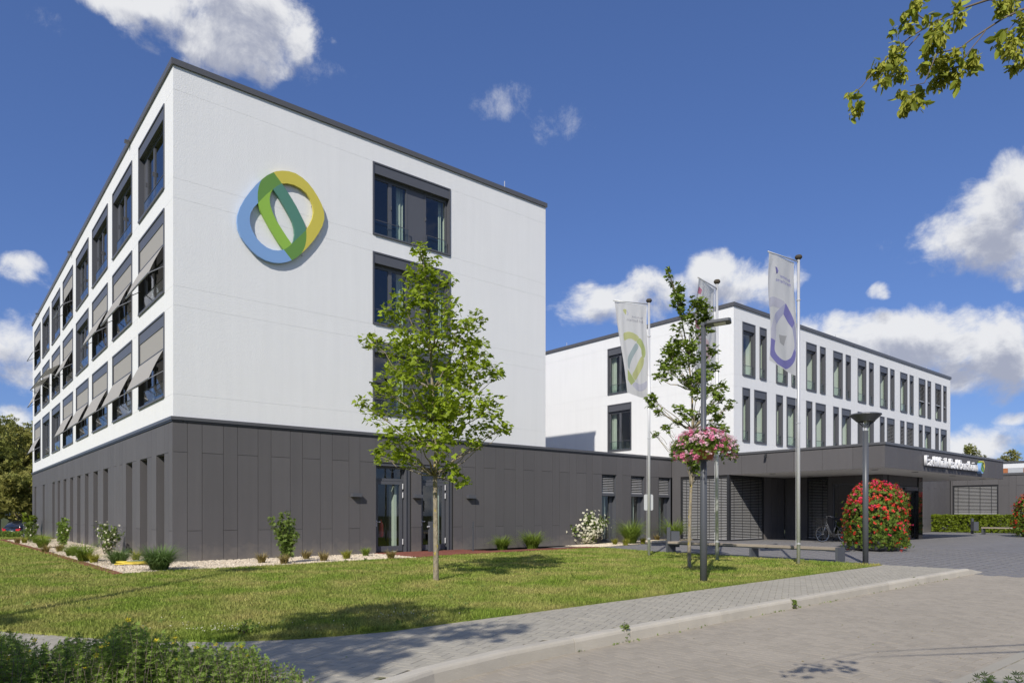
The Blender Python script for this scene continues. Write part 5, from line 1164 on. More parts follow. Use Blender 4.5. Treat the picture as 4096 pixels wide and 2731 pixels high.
# ------------------------------------------------------------------ parked car seen from behind
CD = 56.0; cpt = dep(43, HY, CD); ZG = -.82
CARO = thing('parked_car', 'black estate car with red tail lights parked beyond the low hedge', 'car', (cpt.x, cpt.y, ZG))
cf = Vector((FW[0], FW[1], 0)) * .97 + Vector((RT[0], RT[1], 0)) * .24; cf.normalize(); cr = Vector((cf.y, -cf.x, 0))
def cl_(x, y, z): return tuple(Vector((cpt.x, cpt.y, ZG)) + cr * x + cf * y + Vector((0, 0, z)))
def loft(name, secs, m, parent, smooth=True):
    mb = W(); k = len(secs[0][1])
    for (y, prof) in secs: mb.v += [cl_(x, y, z) for x, z in prof]
    for i in range(len(secs) - 1):
        for j in range(k):
            j2 = (j + 1) % k; mb.f.append((i * k + j, i * k + j2, (i + 1) * k + j2, (i + 1) * k + j)); mb.mi.append(0)
    mb.f.append(tuple(range(k - 1, -1, -1))); mb.mi.append(0); mb.f.append(tuple((len(secs) - 1) * k + j for j in range(k))); mb.mi.append(0)
    return mb.build(name, m, parent, smooth)
def sec(w, z0, z1, wb): return [(-wb, z0), (-w, z0 + .18), (-w, z1 - .22), (-w * .95, z1 - .05), (-w * .85, z1), (w * .85, z1), (w * .95, z1 - .05), (w, z1 - .22), (w, z0 + .18), (wb, z0)]
loft('body', [(0, sec(.86, .34, .95, .8)), (.06, sec(.92, .28, 1.0, .84)), (.4, sec(.94, .26, 1.03, .86)), (2.2, sec(.94, .24, 1.0, .86)), (3.4, sec(.93, .24, .98, .86)), (4.3, sec(.9, .26, .86, .8)), (4.65, sec(.8, .32, .72, .7))], 'car_paint', CARO)
def cab(w, z): return [(-w, 1.0), (-w * .98, 1.06), (-w * .82, z - .06), (-w * .72, z), (w * .72, z), (w * .82, z - .06), (w * .98, 1.06), (w, 1.0)]
loft('cabin', [(.12, cab(.88, 1.16)), (.2, cab(.88, 1.3)), (.42, cab(.89, 1.56)), (.6, cab(.89, 1.6)), (2.0, cab(.9, 1.62)), (2.8, cab(.88, 1.5)), (3.5, cab(.86, 1.06))], 'car_paint', CARO)
mb = W(); mb.face([cl_(-.74, .085, 1.07), cl_(.74, .085, 1.07), cl_(.62, .40, 1.52), cl_(-.62, .40, 1.52)]); mb.build('rear_window', 'dark_glass', CARO)
for s_ in (-1, 1):
    pts = [(s_ * .50, .90), (s_ * .90, .99), (s_ * .91, .86), (s_ * .78, .76), (s_ * .52, .78)]
    mb = W(); f_ = [cl_(x, -.02 if abs(x) < .8 else .02, z) for x, z in pts]; g_ = [cl_(x, .12, z) for x, z in pts]; mb.face(f_ if s_ > 0 else f_); mb.face(g_[::-1])
    for i in range(5): mb.face([f_[i], g_[i], g_[(i + 1) % 5], f_[(i + 1) % 5]])
    mb.build('tail_light', 'tail_red', CARO)
mb = W(); mb.face([cl_(-.26, -.012, .68), cl_(.26, -.012, .68), cl_(.26, -.012, .79), cl_(-.26, -.012, .79)]); pl_ = mb.build('number_plate', 'plate_white', CARO)
mb = W(); mb.face([cl_(-.26, -.016, .68), cl_(-.215, -.016, .68), cl_(-.215, -.016, .79), cl_(-.26, -.016, .79)]); mb.build('country_strip', 'plate_blue', pl_)
mb = W()
for x in (-.17, -.11, -.05, .03, .09, .15, .21): mb.face([cl_(x, -.016, .705), cl_(x + .035, -.016, .705), cl_(x + .035, -.016, .765), cl_(x, -.016, .765)])
mb.build('plate_characters', 'print_grey', pl_)
mb = W()
for x in (-.075, -.025, .025, .075): mb.tube([cl_(x + .035 * math.cos(a), -.02, .885 + .035 * math.sin(a)) for a in [R(d_) for d_ in range(0, 361, 30)]], .006, 4, caps=False)
mb.build('badge', 'chrome', CARO)
mb = W(); mb.box(0, 0, 0, 0, 0, 0) if False else mb.tube([cl_(-.85, -.03, .5), cl_(0, -.08, .5), cl_(.85, -.03, .5)], .12, 8); mb.build('bumper', 'car_paint', CARO, smooth=True)
for x in (-.86, .86):
    for y in (.85, 3.65):
        mb = W(); mb.tube([cl_(x - .1, y, .33), cl_(x + .1, y, .33)], .33, 20); wh = mb.build('wheel', 'rubber', CARO); mb = W(); mb.tube([cl_(x - .105, y, .33), cl_(x + .105, y, .33)], .2, 14); mb.build('hub_cap', 'steel', wh)
    mb = W(); mb.tube([cl_(x * .72, .6, 1.64), cl_(x * .72, 1.2, 1.68), cl_(x * .72, 2.2, 1.66)], .015, 5); mb.build('roof_rail', 'chrome', CARO)
# ------------------------------------------------------------------ trees
def limb(mb, p, q, r0, r1, sag=0.15, n=6, seg=5, wob=.05):
    p, q = Vector(p), Vector(q); L = (q - p).length; pts = []
    for i in range(seg + 1):
        t = i / seg; c = p.lerp(q, t); c.z -= sag * L * (math.sin(math.pi * t) * .6); j = wob * L * math.sin(math.pi * t)
        pts.append(c + Vector((random.uniform(-j, j), random.uniform(-j, j), random.uniform(-j, j))))
    mb.tube(pts, [r0 + (r1 - r0) * i / seg for i in range(seg + 1)], n)
def clump_tree(label, basepx, trunk, clumps, sc_, leaf, per, lm, bark, R_, lowest, name='maple_tree', tr=.085):
    """a young tree: trunk through the given pixels, foliage clumps at the given pixels spread over the crown's own depth"""
    b = gnd(*basepx); D0 = depth_of(b); t = thing(name, label, 'tree', b)
    tp = [b + Vector((0, 0, -.15)), b + Vector((0, 0, .05))] + [dep(x, y, D0) for x, y in trunk]; k = len(tp)
    mb = W(); rad = [tr * 1.25, tr] + [max(.012, tr * (1 - (i + 1) / (k - 1.6)) ** .8) if i < k - 3 else .01 for i in range(k - 2)]
    mb.tube(tp, rad, 12); mb.build('trunk', bark, t, smooth=True)
    br = W(); Cs = []; mids = [p for p in tp[2:]]
    for (x, y, r) in clumps:
        rm = r * sc_ / F * D0; p0 = dep(x, y, D0); ax_ = min(mids, key=lambda m: abs(m.z - p0.z)); dx = math.hypot(p0.x - ax_.x, p0.y - ax_.y)
        reach = math.sqrt(max(0, R_ ** 2 - min(dx, R_) ** 2)) * (0.9 if p0.z < tp[-1].z - 2 else .45); off = random.uniform(-1, 1) * reach; c = dep(x, y, D0 + off); Cs.append((c, rm))
        want = c.z - (.35 + .5 * math.hypot(c.x - ax_.x, c.y - ax_.y)); src = min(mids, key=lambda m: abs(m.z - max(want, lowest)))
        limb(br, src, c, .012 + .010 * rm / .3, .004, sag=.08)
        for _ in range(3): limb(br, c.lerp(src, random.uniform(.1, .4)), c + Vector([random.gauss(0, rm * .55) for _ in range(3)]), .005, .002, sag=.02, n=4, seg=3)
        if random.random() < .35: c2 = dep(x + random.uniform(-12, 12), y + random.uniform(-10, 10), D0 - off * random.uniform(.4, 1)); Cs.append((c2, rm * .9)); limb(br, src, c2, .012, .004, sag=.08)
    br.build('branches', bark, t, smooth=True)
    P = []; Sz = []
    for (c, rm) in Cs:
        n = max(8, int(per * (rm / .3) ** 2)); P.append(ball(n, c, rm * 1.08, .8)); 
    P = np.concatenate(P); n = len(P); N_ = rng.normal(0, .6, (n, 3)); N_[:, 2] = np.abs(N_[:, 2]) + .5; N_[:, :2] -= np.array(FW) * .25
    scatter('crown', MAPLE_V, MAPLE_F, P, rot_from_normal(N_, rng.uniform(0, 2 * np.pi, n)), rng.uniform(.6, 1.15, n) * leaf, lm, t)
    return t
D_ = 4096 / 2352
T1 = [(965, 570, 22), (985, 605, 30), (962, 640, 38), (925, 690, 33), (1010, 645, 36), (900, 722, 36), (960, 715, 48), (1025, 700, 36), (1000, 775, 52), (942, 790, 52), (850, 783, 26), (885, 800, 32), (1090, 738, 32), (1060, 768, 40), (1085, 802, 40), (1000, 845, 60), (930, 855, 50), (1060, 860, 54), (1112, 842, 36), (1142, 862, 20), (880, 892, 36), (828, 922, 22), (868, 950, 36), (930, 930, 52), (1000, 920, 60), (1070, 920, 54), (1122, 932, 40), (1150, 982, 22), (1112, 982, 32), (1045, 985, 44), (960, 1000, 48), (900, 1002, 40), (868, 1046, 24), (918, 1040, 30), (1020, 1030, 34), (885, 1052, 20), (1050, 1100, 22), (1030, 1075, 24), (1072, 1106, 10), (942, 1062, 24), (1090, 1018, 22), (975, 960, 50), (1035, 950, 46), (1010, 1000, 30), (1040, 730, 26), (975, 680, 34)]
T1 = [(x * D_, y * D_, r * D_) for x, y, r in T1]
clump_tree('young maple with dense bright green crown and lichen spotted trunk on the lawn', (1744, 2325), [(1744, 2200), (1742, 2050), (1740, 1900), (1744, 1800), (1740, 1690), (1730, 1560), (1722, 1400), (1712, 1250), (1700, 1120), (1690, 1010)], T1, 1.0, .116, 74, 'leaf_maple', 'bark', 1.35, 2.0, tr=.058)
T2 = [(580, 280, 18), (592, 325, 20), (608, 370, 20), (655, 400, 30), (640, 455, 34), (640, 512, 30), (690, 552, 38), (768, 482, 38), (800, 530, 40), (740, 600, 42), (822, 580, 34), (650, 640, 30), (760, 670, 42), (840, 660, 22), (640, 740, 50), (590, 790, 42), (700, 760, 50), (620, 850, 50), (552, 880, 38), (520, 952, 30), (600, 920, 46), (680, 862, 50), (752, 830, 50), (850, 790, 38), (860, 880, 42), (800, 950, 48), (702, 980, 40), (770, 1050, 44), (850, 1030, 40), (930, 1010, 34), (900, 1080, 34), (982, 1120, 26), (950, 1150, 20), (482, 1080, 26), (482, 1132, 22), (530, 1172, 24), (642, 1150, 28), (700, 1182, 36), (760, 1200, 36), (850, 1150, 36), (900, 1200, 32), (920, 1272, 32), (850, 1270, 32), (580, 1272, 22), (500, 1312, 20), (640, 1240, 24), (740, 1290, 32), (720, 1480, 34), (800, 1490, 30), (762, 1530, 28), (690, 1440, 22)]
T2 = [(2300 + .6378 * x, 900 + .6378 * y, r * .6378) for x, y, r in T2]
clump_tree('thin young maple with sparse upswept crown between the flagpoles and the lamp post', (2757, 2273), [(2757, 2180), (2760, 2050), (2764, 1950), (2768, 1860), (2770, 1720), (2768, 1560), (2752, 1420), (2728, 1280), (2706, 1180), (2680, 1100)], T2, 1.3, .112, 130, 'leaf_maple_deep', 'bark', 1.0, 2.1, tr=.047)

def broad_tree(label, base, height, rad, trunk_h, n, lm='leaf_far', bark='bark_pale', name='tree', leaf=.42, lobes=26, group=None, squash=1.0, shade=None, trr=.22, top=None):
    base = Vector(base); t = thing(name, label, 'tree', base, group)
    mb = W(); lean = Vector((random.uniform(-.6, .6), random.uniform(-.6, .6), 0)); tp = base + lean + Vector((0, 0, height * .72))
    mb.tube([base + Vector((0, 0, -.3)), base + lean * .3 + Vector((0, 0, trunk_h * .6)), base + lean * .6 + Vector((0, 0, trunk_h)), tp], [trr * 1.2, trr, trr * .85, .05], 10)
    mb.build('trunk', bark, t, smooth=True)
    br = W(); P = []; cz = (height + trunk_h) / 2; hz = (height - trunk_h) / 2
    for _ in range(lobes):
        d = Vector((random.gauss(0, 1), random.gauss(0, 1), random.gauss(0, 1))).normalized() * random.uniform(.45, .95)
        c = base + lean * .6 + Vector((d.x * rad, d.y * rad, cz + d.z * hz)); r = rad * random.uniform(.22, .42)
        limb(br, base + lean * .5 + Vector((0, 0, max(trunk_h * .8, c.z - base.z - r * 2 - .3 * math.hypot(d.x, d.y) * rad) * .8)), c, .05, .012, sag=.05, n=5)
        P.append(ball(n // lobes, c, r, squash, hollow=.15))
    br.build('branches', bark, t)
    P = np.concatenate(P); m = len(P); N_ = rng.normal(0, .8, (m, 3)); N_[:, 2] = np.abs(N_[:, 2]) + .3
    scatter('crown', CLUMP_V, CLUMP_F, P, rot_from_normal(N_, rng.uniform(0, 6.28, m)), rng.uniform(.6, 1.2, m) * leaf, lm, t)
    return t
# wood edge beyond the car
for i, (x, d, ytop, r, lab) in enumerate(((-60, 66, 1730, 5.0, 'broad green tree at the open end of the wood edge'), (45, 62, 1700, 3.6, 'tall loose tree with pale slanting trunk behind the parked car'), (118, 70, 1640, 4.6, 'tallest bushy tree against the far corner of the white block'), (185, 64, 1760, 3.6, 'leafy tree partly hidden by the far end of the white block'), (90, 58, 1860, 2.6, 'low pale tree with twin trunks just behind the parked car'), (-10, 80, 1700, 5.5, 'dark tree deep in the wood behind the parked car'))):
    p = dep(x, HY, d); h = CAMH + (HY - ytop) / F * d + .85; broad_tree(lab, (p.x, p.y, -.85), h, r, h * .22, 4800, lobes=36, leaf=.27 if i != 4 else .22)
for i, (x, d, ytop, r, lab) in enumerate(((3888, 95, 1772, 1.9, 'round topped tree rising behind the canopy roof line'), (4110, 88, 1800, 2.6, 'dark tree top rising behind the distant white building'))):
    p = dep(x, HY, d); h = CAMH + (HY - ytop) / F * d; broad_tree(lab, (p.x, p.y, -.8), h + .8, r * 1.25, h * .45, 2600, lobes=30, leaf=.22)
# unseen trees: two added to shade the foreground, the rest reflect in door glass
def cw(r_, f_, z=0.0): return (CAM[0] + FW[0] * f_ + RT[0] * r_, CAM[1] + FW[1] * f_ + RT[1] * r_, z)
broad_tree('unseen broad tree added beside the footpath to shade the pavement', cw(-4.6, -.35, -.02), 8.4, 1.9, 5.4, 1200, lm='leaf_maple_deep', bark='bark_dark', leaf=.13, lobes=18, trr=.12)
broad_tree('unseen slim tree added behind the verge to shade the near road', cw(1.6, -4.1, -.02), 7.2, 2.2, 3.4, 1500, lm='leaf_maple_deep', bark='bark_dark', leaf=.16, lobes=22, trr=.11)
for i, (r_, f_) in enumerate(((-16, -16), (-2, -24), (9, -19), (20, -22), (-26, -8), (32, -12))):
    broad_tree(['spreading tree', 'round headed tree', 'tall tree', 'wide tree', 'old tree', 'dense tree'][i] + ' standing across the street from the clinic lawn', cw(r_, f_, -.85), random.uniform(9, 12), random.uniform(3.2, 4.4), 3, 1500, leaf=.4, lobes=24)
# unseen leaning stem, added and placed so its thin shadow crosses the lawn
t = thing('added_leaning_tree', 'unseen slim leaning tree added to cast a thin shadow over the lawn', 'tree', (-9.9, -15.9, -.02)); mb = W()
mb.tube([(-9.95, -16.0, -.2), (-9.2, -13.9, 2.1), (-8.56, -12.14, 4.0), (-7.55, -9.3, 7.0)], [.12, .1, .08, .05], 8); mb.build('trunk', 'bark_dark', t, smooth=True)
P = np.concatenate([ball(160, c, r, .7) for c, r in (((-8.4, -12.6, 3.4), .5), ((-8.9, -12.3, 3.2), .55), ((-9.2, -12.9, 3.6), .5), ((-7.4, -9.0, 7.3), .45))])
scatter('crown', CLUMP_V, CLUMP_F, P, rand_rot(len(P), .6), rng.uniform(.08, .16, len(P)), 'leaf_maple_deep', t)

# hornbeam: trunk out of view to the right, its branches hang into the picture
H0 = Vector(cw(8.6, 1.6, -.13)); t = thing('hornbeam_tree', 'hornbeam with fruiting twigs hanging against the open sky', 'tree', H0)
mb = W(); mb.tube([H0 + Vector((0, 0, -.4)), H0 + Vector((.05, .05, 2.4)), Vector(cw(8.2, 2.0, 5.2)), Vector(cw(7.8, 2.4, 8.5))], [.2, .16, .12, .05], 12); mb.build('trunk', 'bark_dark', t, smooth=True)
HS = 2.65 / 4.6
def hb(x, y, d=4.6): return dep(3296 + x * .3826, y * .3826, d * HS)
BR = [[(2600, 60, 4.9), (2091, 95, 4.7), (1880, 190, 4.65), (1680, 320, 4.6), (1560, 400, 4.6), (1430, 500, 4.6), (1180, 560, 4.5), (1050, 870, 4.5), (900, 900, 4.5)],
      [(2700, -250, 5.0), (1700, 5, 4.8), (1480, 80, 4.75), (1250, 190, 4.7), (1080, 280, 4.7), (900, 390, 4.65), (700, 560, 4.6), (500, 770, 4.55), (400, 900, 4.55), (330, 965, 4.5)],
      [(1110, 240, 4.7), (1010, 180, 4.7), (940, 110, 4.7), (960, 20, 4.7)], [(1000, 360, 4.7), (910, 460, 4.65), (830, 560, 4.6)], [(1690, 320, 4.6), (1600, 440, 4.55), (1500, 560, 4.5), (1450, 620, 4.5)],
      [(2150, 90, 4.7), (2030, 200, 4.6), (1940, 300, 4.6), (1890, 400, 4.6)], [(2300, 200, 4.7), (2040, 480, 4.6), (1980, 640, 4.6)], [(1740, 0, 4.8), (1900, 60, 4.7)]]
br = W()
for b_ in BR:
    pts = [hb(*p) for p in b_]; r0 = .0045 if len(b_) > 5 else .0025; br.tube(pts, [r0 + (.0012 - r0) * i / (len(pts) - 1) for i in range(len(pts))], 6)
br.tube([Vector(cw(8.3, 1.9, 4.4)), Vector(cw(5.0, 2.6, 4.3)), hb(2700, -250, 5.0)], [.06, .025, .0045], 7); br.tube([Vector(cw(8.3, 1.9, 4.2)), Vector(cw(4.6, 2.6, 3.9)), hb(2600, 60, 4.9)], [.06, .025, .0045], 7); br.build('branches', 'bark_pale', t, smooth=True)
CLS = [(340, 1130, 95), (280, 990, 45), (560, 720, 90), (590, 850, 55), (720, 640, 110), (800, 760, 90), (760, 500, 80), (720, 330, 45), (880, 270, 80), (960, 60, 60), (960, 10, 50), (850, 140, 40), (1090, 190, 50), (1180, 260, 80), (1390, 210, 80), (1420, 150, 55), (1190, 400, 110), (1100, 500, 70), (1200, 620, 100), (1060, 700, 80), (1250, 760, 120), (1180, 860, 90), (1380, 560, 80), (1380, 760, 80), (1370, 860, 45), (1540, 620, 95), (1560, 700, 70), (1000, 990, 80), (900, 1060, 80), (850, 1130, 70), (1010, 1080, 60), (800, 970, 50), (1950, 60, 110), (1840, 110, 60), (1880, 420, 110), (1960, 500, 90), (1880, 560, 60), (2060, 330, 90), (2090, 200, 80), (1990, 700, 60), (2080, 620, 70), (1850, 30, 70), (1400, 40, 40), (2200, 420, 120), (2250, 150, 120), (2200, 650, 100), (1000, 20, 40)]
PB, PL = [], []
for (x, y, r) in CLS:
    c = hb(x, y, 4.6 + random.uniform(-.12, .12)); rm = r * .3826 / F * 4.6 * HS
    PB.append(ball(max(14, int(60 * (rm / HS / .06) ** 2)), c, rm * .95)); PL.append(ball(max(3, int(6 * (rm / HS / .06) ** 2)), c, rm * 1.15))
PB, PL = np.concatenate(PB), np.concatenate(PL)
N_ = rng.normal(0, .6, PB.shape); N_[:, 2] += .2; Rb = rot_from_normal(N_, rng.uniform(0, 6.28, len(PB)))
# bracts hang: the leaf's long axis points down and out
dn = rng.normal(0, .55, PB.shape); dn[:, 2] -= .9; dn /= np.linalg.norm(dn, axis=1, keepdims=True); sx_ = np.cross(dn, rng.normal(size=PB.shape)); sx_ /= np.linalg.norm(sx_, axis=1, keepdims=True)
Rb = np.stack([sx_, dn, np.cross(sx_, dn)], 2)
scatter('bracts', OVAL_V, OVAL_F, PB, Rb, np.column_stack([rng.uniform(.034, .048, len(PB)) * HS] * 3), 'bract', t)
dn = rng.normal(0, .8, PL.shape); dn[:, 2] -= .5; dn /= np.linalg.norm(dn, axis=1, keepdims=True); sx_ = np.cross(dn, rng.normal(size=PL.shape)); sx_ /= np.linalg.norm(sx_, axis=1, keepdims=True)
scatter('leaves', OVAL_V, OVAL_F, PL, np.stack([sx_, dn, np.cross(sx_, dn)], 2), np.column_stack([rng.uniform(.085, .10, len(PL)), rng.uniform(.06, .085, len(PL)), np.full(len(PL), .08)]) * HS, 'leaf_hornbeam', t)
P = np.concatenate([ball(90, cw(8.0 + random.uniform(-1.4, 1.8), 1.6 + random.uniform(-2, 1.0), random.uniform(5, 8.6)), .8, .7) for _ in range(16)])
scatter('crown', CLUMP_V, CLUMP_F, P, rand_rot(len(P), .6), rng.uniform(.1, .18, len(P)), 'leaf_hornbeam', t)

# ------------------------------------------------------------------ hedges, grasses, shrubs, flowers
def hedge(name, label, p, q, wid, h, z, n, lm, size=.07, cat='hedge'):
    p, q = Vector(p), Vector(q); L = (q - p).length; d = (q - p) / L; nn = Vector((-d.y, d.x)); t = thing(name, label, cat, ((p.x + q.x) / 2, (p.y + q.y) / 2, z))
    mb = W(); k = int(L / .6)
    for i in range(k): c = p + d * (L * (i + .5) / k); limb(mb, (c.x, c.y, z - .05), (c.x + random.gauss(0, .08), c.y + random.gauss(0, .08), z + h * .8), .02, .008, sag=0, n=5, seg=3)
    mb.build('stems', 'bark_dark', t)
    a = rng.uniform(0, L, n); s = rng.uniform(-.5, .5, n) * wid; hh = h * rng.uniform(.03, 1, n); face = rng.integers(0, 4, n)
    s = np.where(face == 0, -.5 * wid + np.abs(rng.normal(0, .035, n)), s); s = np.where(face == 1, .5 * wid - np.abs(rng.normal(0, .04, n)), s); hh = np.where(face == 2, h - np.abs(rng.normal(0, .04, n)) + .025 * np.sin(a * 9), hh)
    C_ = np.column_stack([p.x + d.x * a + nn.x * s, p.y + d.y * a + nn.y * s, z + hh])
    scatter('foliage', CLUMP_V, CLUMP_F, C_, rand_rot(n, .5), rng.uniform(.7, 1.25, n) * size, lm, t); return t
zh = .12; h0, h1 = gnd(3722, 2127, zh), gnd(4180, 2142, zh)
hedge('clipped_hedge', 'clipped bright green hedge in front of the wide slatted blind', (h0.x + .35, h0.y), (h0.x + .35, -13.0), .7, 1.12, zh, 9000, 'leaf_hedge', .085)
for i, (px_, py_) in enumerate(((3897, 2135),)): bin_(gnd(px_ - 8, py_, zh), 'grey litter bin standing in front of the clipped hedge', zh, .95, -.14, -.36)
b0 = gnd(3935, 2137, zh); t = thing('bench', 'short timber bench on steel legs in front of the clipped hedge', 'bench', (b0.x, b0.y - 1, zh))
for i in range(3): mb = W(); mb.box(b0.x - .45 + .155 * i, b0.x - .45 + .155 * i + .14, b0.y - 2.6, b0.y, zh + .37, zh + .44); mb.build('seat_plank', 'wood_grey', t)
for y_ in (b0.y - .05, b0.y - 2.4): mb = W(); mb.box(b0.x - .44, b0.x, y_ - .04, y_ + .04, zh - .05, zh + .369); mb.build('leg', 'steel_dark', t)
hh0, hh1 = dep(-160, HY, 40.5), dep(112, HY, 39.5)
hedge('low_hedge', 'rough low hedge with reddish tips in front of the parked car', (hh0.x, hh0.y), (hh1.x, hh1.y), .9, .30, 0, 2000, 'leaf_shrub', .08)

def blades(n, base, r, length, arch, width, m, parent, name='blades', upright=.5):
    a = rng.uniform(0, 2 * np.pi, n); L = length * rng.uniform(.55, 1.1, n); ar = arch * rng.uniform(.3, 1.2, n); br_ = r * np.sqrt(rng.uniform(0, 1, n)); ba = rng.uniform(0, 2 * np.pi, n)
    bx_ = base[0] + br_ * np.cos(ba); by_ = base[1] + br_ * np.sin(ba); k = 5; V = np.empty((n, k, 2, 3))
    for i in range(k):
        s = i / (k - 1); out_ = L * (s * (1 - upright) * .5 + ar * s ** 2 * .6); up_ = L * (s * (.55 + .45 * upright) - ar * .55 * s ** 2.4)
        w = width * (1 - s) ** .7 + .0006; cx_ = bx_ + np.cos(a) * out_; cy_ = by_ + np.sin(a) * out_; cz_ = base[2] + np.maximum(up_, .0)
        V[:, i, 0] = np.stack([cx_ - np.sin(a) * w, cy_ + np.cos(a) * w, cz_], 1); V[:, i, 1] = np.stack([cx_ + np.sin(a) * w, cy_ - np.cos(a) * w, cz_], 1)
    idx = np.arange(n)[:, None] * (2 * k); q = np.concatenate([np.stack([idx[:, 0] + 2 * i, idx[:, 0] + 2 * i + 1, idx[:, 0] + 2 * i + 3, idx[:, 0] + 2 * i + 2], 1) for i in range(k - 1)])
    return np_mesh(name, V.reshape(-1, 3), q.ravel(), np.arange(len(q)) * 4, None, m, None, parent)
def tuft(name, label, p, h, r, n, m, arch=.8, width=.006, group=None, upright=.5):
    t = blades(n, p, r * .28, h, arch, width, m, None, name, upright); tag(t, label, 'grass', group); return t
# (pixel of the base, height, radius, count, material, label)
big = [((2010, 2200), .62, .46, 420, 'ornamental_grass', 'arching clump of ornamental grass beside the thin dark post'), ((2130, 2195), .78, .52, 480, 'ornamental_grass', 'full clump of ornamental grass between the wall and the red path'), ((2525, 2180), 1.2, .5, 520, 'ornamental_grass', 'tall arching ornamental grass below the second slatted window'), ((2694, 2172), 1.15, .5, 420, 'ornamental_grass', 'tall ornamental grass behind the litter bin'),
       ((636, 2284), .66, .45, 900, 'ornamental_grass_blue', 'dense mounded grass at the corner of the dark building'), ((474, 2257), .46, .42, 520, 'ornamental_grass_blue', 'soft spreading grass between the hose and the white rose'), ((335, 2248), .62, .3, 260, 'ornamental_grass', 'upright green grass near the red edging'), ((170, 2192), .62, .36, 300, 'ornamental_grass', 'upright grass tuft far along the gravel bed'), ((285, 2224), .42, .3, 220, 'ornamental_grass', 'low grass clump below the lanky rose bush')]
for px_, h, r, n, m, lab in big: p = gnd(*px_); p.z = .01 if px_[0] < 2300 else zp(p.x, p.y); tuft('ornamental_grass', lab, p, h * 1.55, r * 1.3, int(n * 1.6), m, arch=.85, width=.008, group='ornamental grasses in the beds')
small = [((375, 2252), 'sedge_yellow', 'yellow green sedge tuft beside the red edging'), ((543, 2243), 'sedge_yellow', 'yellow sedge tuft close to the dark slots'), ((1047, 2254), 'sedge_brown', 'small brownish sedge between the building corner and the loose shrub'), ((1225, 2238), 'sedge_brown', 'bronze sedge tuft right behind the loose shrub'), ((1294, 2246), 'sedge_brown', 'lone bronze sedge on the gravel'), ((1386, 2238), 'sedge_yellow', 'larger yellow bronze sedge tuft below the wall lamp'), ((1463, 2225), 'ornamental_grass', 'small fresh green sedge near the red brick path'), ((1563, 2237), 'sedge_brown', 'small dull sedge where the gravel meets the red path'), ((1135, 2258), 'sedge_brown', 'sedge tuft at the foot of the loose shrub'),
         ((2460, 2182), 'sedge_yellow', 'yellow sedge below the first slatted window'), ((2502, 2184), 'sedge_yellow', 'yellow sedge at the foot of the tall grass'), ((2572, 2180), 'sedge_yellow', 'yellow sedge between tall grass and flagpole'), ((2628, 2170), 'sedge_brown', 'straw coloured sedge between the flagpole and the litter bin'), ((2738, 2163), 'sedge_brown', 'straw coloured sedge before the big slatted blind'),
         ((70, 2174), 'sedge_brown', 'small brown sedge at the far end of the bed'), ((98, 2172), 'sedge_yellow', 'wispy sedge near the bollard light'), ((140, 2172), 'ornamental_grass', 'green tuft near the far building corner'), ((182, 2212), 'sedge_brown', 'brown tuft on the gravel by the red edging'), ((238, 2207), 'sedge_brown', 'dull tuft below the dark slots')]
for px_, m, lab in small: p = gnd(*px_); p.z = .01 if px_[0] < 2300 else zp(p.x, p.y); tuft('sedge_tuft', lab, p, .48, .3, 170, m, arch=.7, width=.008, group='small sedge tufts in the beds', upright=.6)
def bush(name, label, p, h, r, n, lm, flowers=0, fm='petal_white', fs=.03, leaf=.06, loose=1.0, fl_low=.2, stems=9, cat='shrub', shape=1.0):
    t = thing(name, label, cat, p); mb = W(); P = []; Fp = []
    for i in range(stems):
        a = random.uniform(0, 6.28); rr = r * random.uniform(.2, 1.0); top = Vector((p[0] + rr * math.cos(a), p[1] + rr * math.sin(a), p[2] + h * random.uniform(.55, 1.0) * (1 - .25 * (rr / r) ** 2 * shape)))
        bs = Vector((p[0] + random.gauss(0, .05), p[1] + random.gauss(0, .05), p[2] - .03)); limb(mb, bs, top, .012, .004, sag=-.12, n=5, seg=5)
        for s_ in np.linspace(.25, 1, 7): c = bs.lerp(top, s_); c.z += .12 * (top - bs).length * math.sin(math.pi * s_) * .6; P.append(ball(n // stems // 7 + 1, c, r * .24 * loose * (1.15 - .5 * s_) + .03))
        if flowers:
            for s_ in rng.uniform(fl_low, 1.05, max(1, flowers // stems)): c = bs.lerp(top, s_); Fp.append(ball(1, c, r * .26 * loose + .03, hollow=.6))
    mb.build('stems', 'bark_dark', t); P = np.concatenate(P)
    scatter('foliage', CLUMP_V, CLUMP_F, P, rand_rot(len(P), .6), rng.uniform(.6, 1.2, len(P)) * leaf, lm, t)
    if flowers:
        Fp = np.concatenate(Fp); N_ = Fp - np.array([p[0], p[1], p[2] + h * .4]); N_ += rng.normal(0, .15, N_.shape); N_[:, :2] -= np.array(FW) * .25
        scatter('blossom', FLOWER_V, FLOWER_F, Fp, rot_from_normal(N_, rng.uniform(0, 6, len(Fp))), rng.uniform(.7, 1.2, len(Fp)) * fs, fm, t)
    return t
def b_at(x, y, z=.01): p = gnd(x, y); p.z = z; return p
bush('white_flowering_shrub', 'dense shrub covered in cream white flowers before the slatted window', b_at(2340, 2180, .02), 1.42, .95, 2200, 'leaf_shrub', 1500, 'petal_white', .05, .065, loose=1.15, stems=30)
bush('rose_bush', 'open rose bush with white flowers before the dark slots', b_at(430, 2216), 1.12, .62, 420, 'leaf_shrub', 130, 'petal_white', .035, .055, loose=.8, stems=12)
bush('rose_bush', 'lanky tall rose bush with few white flowers', b_at(246, 2196), 1.28, .36, 380, 'leaf_bush', 16, 'petal_white', .04, .07, loose=1.0, stems=7)
bush('rose_bush', 'small white flowering bush at the far end of the bed', b_at(122, 2168), 1.0, .4, 260, 'leaf_shrub', 26, 'petal_white', .06, .07, stems=7)
